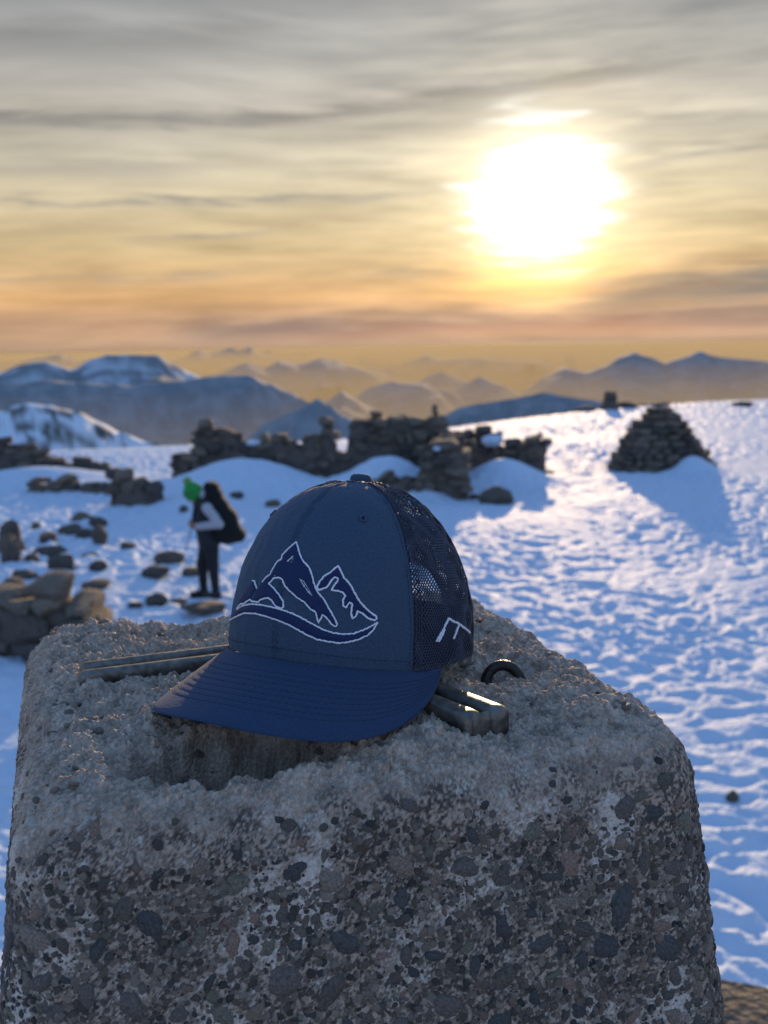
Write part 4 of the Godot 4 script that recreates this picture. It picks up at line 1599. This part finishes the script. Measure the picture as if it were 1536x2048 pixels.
	var inner := points2([0.001, 0.481, 0.069, 0.484, 0.056, 0.532, 0.025, 0.508])
	part(t, "embroidery_fill", fill([swoosh], [], 0.0011), puff)
	part(t, "embroidery_fill", fill([points2(LOGO["main"]), points2(RIDGE_FILL)], [points2(LOGO["sliver"]), inner], 0.0012), puff)
	part(t, "embroidery_fill", fill([points2(LOGO["right"])], [], 0.0012), puff)
	part(t, "embroidery_fill", fill([points2(LEFT_FILL)], [], 0.0010), puff)
	for key in LOGO:
		var h := Heap.new()
		thread(h, points2(LOGO[key]), 0.00058 if key != "right" else 0.00066, 0.0005)
		part(t, "embroidery_outline", heap_mesh(h), white)
	for s in SIDE_EMBLEM:
		var h := Heap.new()
		thread(h, points2(s), 0.00085, 0.0013, 0.0006)
		part(t, "side_emblem", heap_mesh(h), white)


# ---------------------------------------------------------------- the hiker
# joins tapered capsules into one surface: each bone is [from, to, radius, radius]; surface nets over a grid
func flesh(bones: Array, cell: float, soft: float) -> ArrayMesh:
	var lo := Vector3.ONE * 1e9
	var hi := -lo
	for b in bones:
		var r := maxf(b[2], b[3]) + soft + cell * 2.0
		lo = lo.min((b[0] as Vector3).min(b[1]) - Vector3.ONE * r)
		hi = hi.max((b[0] as Vector3).max(b[1]) + Vector3.ONE * r)
	var n := Vector3i(((hi - lo) / cell).ceil()) + Vector3i.ONE
	var f := PackedFloat32Array()
	f.resize(n.x * n.y * n.z)
	f.fill(1.0)
	for b in bones:
		var a: Vector3 = b[0]
		var d: Vector3 = b[1] - a
		var ll := maxf(d.length_squared(), 1e-9)
		var r := maxf(b[2], b[3]) + soft + cell * 2.0
		var c0 := Vector3i((((a.min(b[1]) - Vector3.ONE * r) - lo) / cell).floor()).clamp(Vector3i.ZERO, n - Vector3i.ONE)
		var c1 := Vector3i((((a.max(b[1]) + Vector3.ONE * r) - lo) / cell).ceil()).clamp(Vector3i.ZERO, n - Vector3i.ONE)
		for z in range(c0.z, c1.z + 1):
			for y in range(c0.y, c1.y + 1):
				for x in range(c0.x, c1.x + 1):
					var p := lo + Vector3(x, y, z) * cell
					var t := clampf((p - a).dot(d) / ll, 0.0, 1.0)
					var v: float = (p - a - d * t).length() - lerpf(b[2], b[3], t)
					var k := (z * n.y + y) * n.x + x
					var w := f[k]
					var h := clampf(0.5 + 0.5 * (w - v) / soft, 0.0, 1.0)
					f[k] = lerpf(w, v, h) - soft * h * (1.0 - h)
	var verts := PackedVector3Array()
	var at := {}
	var ids := PackedInt32Array()
	var sx := 1
	var sy := n.x
	var sz := n.x * n.y
	for z in n.z - 1:
		for y in n.y - 1:
			for x in n.x - 1:
				var k := (z * n.y + y) * n.x + x
				var neg := 0
				var sum := Vector3.ZERO
				var cuts := 0
				for c in 8:
					if f[k + (c & 1) * sx + ((c >> 1) & 1) * sy + (c >> 2) * sz] < 0.0:
						neg += 1
				if neg == 0 or neg == 8:
					continue
				for e in 12:
					var ax := e / 4
					var o := e % 4
					var p0 := Vector3i.ZERO
					p0[(ax + 1) % 3] = o & 1
					p0[(ax + 2) % 3] = o >> 1
					var p1 := p0
					p1[ax] = 1
					var f0 := f[k + p0.x * sx + p0.y * sy + p0.z * sz]
					var f1 := f[k + p1.x * sx + p1.y * sy + p1.z * sz]
					if (f0 < 0.0) != (f1 < 0.0):
						sum += Vector3(p0).lerp(Vector3(p1), f0 / (f0 - f1))
						cuts += 1
				at[k] = verts.size()
				verts.append(lo + (Vector3(x, y, z) + sum / cuts) * cell)
	for z in range(1, n.z - 1):
		for y in range(1, n.y - 1):
			for x in range(1, n.x - 1):
				var k := (z * n.y + y) * n.x + x
				var here := f[k] < 0.0
				for ax in 3:
					var st: int = [sx, sy, sz][ax]
					if here == (f[k + st] < 0.0):
						continue
					var s1: int = [sy, sz, sx][ax]
					var s2: int = [sz, sx, sy][ax]
					var a = at.get(k - s1 - s2, -1)
					var b = at.get(k - s2, -1)
					var c = at.get(k, -1)
					var d = at.get(k - s1, -1)
					if a < 0 or b < 0 or c < 0 or d < 0:
						continue
					if here:
						ids.append_array([a, c, b, a, d, c])
					else:
						ids.append_array([a, b, c, a, c, d])
	return mesh_of(verts, ids)


func grown(bones: Array, by: float) -> Array:
	var out := []
	for b in bones:
		out.append([b[0], b[1], b[2] + by, b[3] + by])
	return out


func build_person() -> void:
	var at := Vector3(-2.42, 0, -15.45)
	at.y = ground(at.x, at.z) - 0.02
	var t := thing("person", "hiker in green bobble hat, dark vest, pale sleeves and black leggings, head bowed", "person", at)
	var skin := mat(Color(0.42, 0.25, 0.19), 0.6)
	skin.subsurf_scatter_enabled = true
	skin.subsurf_scatter_strength = 0.1
	var sleeve := grainy(Color(0.52, 0.55, 0.62), 0.9, 3.0, 0.3, 800, 0.2)
	var vest_m := grainy(Color(0.018, 0.024, 0.034), 0.75, 3.0, 0.3, 802, 0.3)
	var legging := mat(Color(0.012, 0.014, 0.018), 0.8)
	var boot_m := mat(Color(0.022, 0.022, 0.024), 0.7)
	var trunk := grown([[Vector3(0.03, 0.80, -0.06), Vector3(0.03, 0.80, 0.06), 0.125, 0.125], [Vector3(0.02, 0.84, 0), Vector3(-0.02, 1.10, 0), 0.125, 0.135], [Vector3(-0.02, 1.10, 0), Vector3(-0.02, 1.28, 0), 0.140, 0.125], [Vector3(0.0, 1.30, -0.15), Vector3(0.02, 1.30, 0.15), 0.07, 0.07]], 0.022)
	var neck := [[Vector3(-0.03, 1.33, 0), Vector3(-0.11, 1.40, 0.01), 0.056, 0.052]]
	var arm_l := grown([[Vector3(0.03, 1.29, 0.18), Vector3(0.215, 1.06, 0.23), 0.058, 0.045], [Vector3(0.215, 1.06, 0.23), Vector3(-0.08, 1.015, 0.15), 0.044, 0.030]], 0.012)
	var arm_r := grown([[Vector3(-0.03, 1.28, -0.18), Vector3(-0.16, 1.04, -0.22), 0.056, 0.044], [Vector3(-0.16, 1.04, -0.22), Vector3(-0.20, 1.05, 0.0), 0.042, 0.030]], 0.010)
	var legs := grown([[Vector3(0.06, 0.78, 0.075), Vector3(0.075, 0.45, 0.085), 0.095, 0.060], [Vector3(0.075, 0.45, 0.085), Vector3(0.10, 0.09, 0.08), 0.058, 0.036], [Vector3(-0.01, 0.78, -0.075), Vector3(-0.095, 0.45, -0.06), 0.095, 0.060], [Vector3(-0.095, 0.45, -0.06), Vector3(-0.085, 0.09, -0.05), 0.058, 0.036]], 0.014)
	# the body below the clothes, one surface
	part(t, "body", flesh(grown(trunk + arm_l + arm_r + legs, -0.010) + neck, 0.014, 0.035), skin)
	part(t, "vest", flesh(grown(trunk, 0.006) + [[Vector3(-0.02, 1.33, 0.0), Vector3(-0.07, 1.38, 0.0), 0.075, 0.068]], 0.013, 0.04), vest_m)
	part(t, "sleeve", flesh(grown(arm_l, 0.008), 0.010, 0.02), sleeve)
	part(t, "sleeve", flesh(grown(arm_r, 0.008), 0.010, 0.02), sleeve)
	part(t, "hood", flesh([[Vector3(-0.02, 1.42, -0.06), Vector3(-0.02, 1.42, 0.06), 0.055, 0.055], [Vector3(-0.03, 1.46, -0.05), Vector3(-0.03, 1.46, 0.05), 0.05, 0.05], [Vector3(0.01, 1.40, 0.0), Vector3(-0.02, 1.48, 0.0), 0.05, 0.045]], 0.010, 0.03), sleeve)
	part(t, "leggings", flesh(grown(legs, 0.004) + [[Vector3(0.03, 0.79, -0.06), Vector3(0.03, 0.79, 0.06), 0.124, 0.124]], 0.012, 0.035), legging)
	for foot in [Vector3(0.10, 0, 0.08), Vector3(-0.085, 0, -0.05)]:
		var b := part(t, "boot", flesh([[foot + Vector3(0.0, 0.20, 0), foot + Vector3(0.0, 0.08, 0), 0.050, 0.052], [foot + Vector3(0.03, 0.055, 0), foot + Vector3(-0.15, 0.045, 0.05), 0.046, 0.040]], 0.009, 0.025), boot_m)
		part(b, "sole", flesh([[foot + Vector3(0.035, 0.022, 0), foot + Vector3(-0.16, 0.020, 0.052), 0.034, 0.034]], 0.009, 0.01), legging)
	# head: bowed, looking down at the hands
	var hd := Transform3D(Basis.from_euler(Vector3(0, 0, 0.5)).scaled(Vector3.ONE * 1.12), Vector3(-0.145, 1.42, 0.01))
	var face := []
	for b in [[Vector3(0.015, 0.03, 0), Vector3(-0.02, 0.035, 0), 0.084, 0.080], [Vector3(-0.01, -0.02, 0), Vector3(-0.045, -0.085, 0), 0.068, 0.032], [Vector3(-0.088, 0.0, 0), Vector3(-0.102, -0.028, 0), 0.010, 0.014], [Vector3(-0.08, -0.062, -0.018), Vector3(-0.08, -0.062, 0.018), 0.009, 0.009], [Vector3(-0.072, 0.018, -0.035), Vector3(-0.072, 0.018, 0.035), 0.016, 0.016], [Vector3(0.01, 0.0, 0.078), Vector3(0.015, 0.025, 0.083), 0.012, 0.016], [Vector3(0.01, 0.0, -0.078), Vector3(0.015, 0.025, -0.083), 0.012, 0.016]]:
		face.append([hd * (b[0] as Vector3), hd * (b[1] as Vector3), b[2], b[3]])
	var head := part(t, "head", flesh(face, 0.006, 0.018), skin)
	var eye_m := mat(Color(0.03, 0.025, 0.02), 0.3)
	for s in [-1.0, 1.0]:
		part(head, "eye", flesh([[hd * Vector3(-0.082, 0.0, 0.032 * s), hd * Vector3(-0.083, 0.0, 0.034 * s), 0.009, 0.009]], 0.004, 0.004), eye_m)
	# knitted hat: green with a darker band and a bobble
	var knit := grainy(Color(0.035, 0.46, 0.09), 0.95, 12.0, 0.4, 810, 0.35)
	var band_m := grainy(Color(0.09, 0.16, 0.12), 0.95, 12.0, 0.3, 812, 0.3)
	var lime := grainy(Color(0.30, 0.62, 0.16), 0.95, 20.0, 0.5, 814, 0.3)
	var hat := part(t, "beanie", flesh([[hd * Vector3(0.02, 0.035, 0), hd * Vector3(-0.015, 0.05, 0), 0.124, 0.116], [hd * Vector3(0.0, 0.07, 0), hd * Vector3(0.01, 0.12, 0), 0.105, 0.075]], 0.008, 0.03), knit)
	var band := Heap.new()
	var ring := PackedVector3Array()
	for k in 32:
		var a := TAU * k / 32
		ring.append(hd * Vector3(0.0 + cos(a) * 0.112, 0.055 - cos(a) * 0.01, sin(a) * 0.107))
	tube(band, ring, PackedFloat32Array([0.013]), 6, false, true)
	part(hat, "knit_band", heap_mesh(band), band_m)
	var pom := part(hat, "bobble", rock(820, 8, 0, 0.35, 0.0), lime)
	pom.transform = Transform3D(Basis.IDENTITY.scaled(Vector3.ONE * 0.052), hd * Vector3(0.01, 0.195, 0))
	# hands meeting in front of the waist, fingers curled round the strap they fasten
	for s in [0, 1]:
		var palm := Vector3(-0.115, 1.015, 0.125) if s == 0 else Vector3(-0.20, 1.045, 0.045)
		var fwd := Vector3(-0.75, -0.10, -0.55).normalized() if s == 0 else Vector3(0.15, -0.15, 0.9).normalized()
		var up := Vector3.UP
		var side := fwd.cross(up).normalized()
		up = side.cross(fwd)
		var hand := [[palm - fwd * 0.045, palm + fwd * 0.02, 0.024, 0.026], [palm + up * 0.018, palm + fwd * 0.035 + up * 0.022, 0.016, 0.013], [palm - up * 0.018, palm + fwd * 0.032 - up * 0.024, 0.016, 0.012]]
		var curl := side * (-1.0 if s == 0 else 1.0)
		for k in 4:
			var root := palm + fwd * 0.040 + up * (0.028 - 0.019 * k)
			var l: float = [0.030, 0.035, 0.032, 0.025][k]
			var j1 := root + fwd * l
			var j2 := j1 + (fwd * 0.4 + curl).normalized() * l * 0.8
			var j3 := j2 + (-fwd * 0.6 + curl).normalized() * l * 0.6
			hand.append([root, j1, 0.0095, 0.009])
			hand.append([j1, j2, 0.009, 0.0082])
			hand.append([j2, j3, 0.0082, 0.0075])
		hand.append([palm + up * 0.022 - fwd * 0.01, palm + up * 0.045 + fwd * 0.02 + curl * 0.015, 0.013, 0.010])
		hand.append([palm + up * 0.045 + fwd * 0.02 + curl * 0.015, palm + up * 0.042 + fwd * 0.045 + curl * 0.028, 0.010, 0.008])
		part(t, "hand", flesh(hand, 0.005, 0.006), skin)
	# large pack on the back
	var pack := thing("backpack", "large black rucksack on the hiker's back", "backpack", at + Vector3(0.2, 0.75, 0))
	var off := Vector3(-0.2, -0.75, 0)
	var black := grainy(Color(0.008, 0.011, 0.013), 0.95, 4.0, 0.4, 830, 0.3)
	part(pack, "main_bag", flesh([[Vector3(0.11, 1.42, -0.06) + off, Vector3(0.11, 1.42, 0.06) + off, 0.12, 0.12], [Vector3(0.16, 1.25, -0.08) + off, Vector3(0.17, 1.25, 0.08) + off, 0.15, 0.15], [Vector3(0.24, 1.08, -0.09) + off, Vector3(0.26, 1.08, 0.09) + off, 0.18, 0.18], [Vector3(0.28, 0.92, -0.10) + off, Vector3(0.30, 0.93, 0.10) + off, 0.18, 0.18], [Vector3(0.44, 0.86, -0.06) + off, Vector3(0.44, 0.86, 0.06) + off, 0.09, 0.09], [Vector3(0.20, 0.88, -0.08) + off, Vector3(0.20, 0.88, 0.08) + off, 0.10, 0.10]], 0.014, 0.05), black)
	part(pack, "lid", flesh([[Vector3(0.05, 1.54, -0.08) + off, Vector3(0.05, 1.54, 0.08) + off, 0.065, 0.065], [Vector3(0.13, 1.53, -0.08) + off, Vector3(0.13, 1.53, 0.08) + off, 0.06, 0.06]], 0.012, 0.05), black)
	for s in [-1.0, 1.0]:
		var h := Heap.new()
		tube(h, PackedVector3Array([Vector3(0.10, 1.44, 0.11 * s) + off, Vector3(0.0, 1.385, 0.115 * s) + off, Vector3(-0.12, 1.30, 0.10 * s) + off, Vector3(-0.165, 1.15, 0.10 * s) + off, Vector3(-0.10, 1.02, 0.12 * s) + off, Vector3(0.10, 0.98, 0.14 * s) + off]), PackedFloat32Array([0.02]), 8)
		part(pack, "strap", heap_mesh(h), black)
	# folded walking pole held in the front hand
	var pole := thing("walking_pole", "short grey walking pole hanging from the hiker's hands", "walking pole", at + Vector3(-0.2, 0.7, 0.06))
	var hp := Heap.new()
	tube(hp, PackedVector3Array([Vector3(0.01, 0.30, 0.0), Vector3(-0.09, -0.02, 0.0)]), PackedFloat32Array([0.008]), 8)
	part(pole, "shaft", heap_mesh(hp), mat(Color(0.2, 0.2, 0.22), 0.4))
	var hg := Heap.new()
	tube(hg, PackedVector3Array([Vector3(0.04, 0.40, 0.0), Vector3(0.01, 0.30, 0.0)]), PackedFloat32Array([0.016, 0.014]), 8)
	part(pole, "grip", heap_mesh(hg), legging)
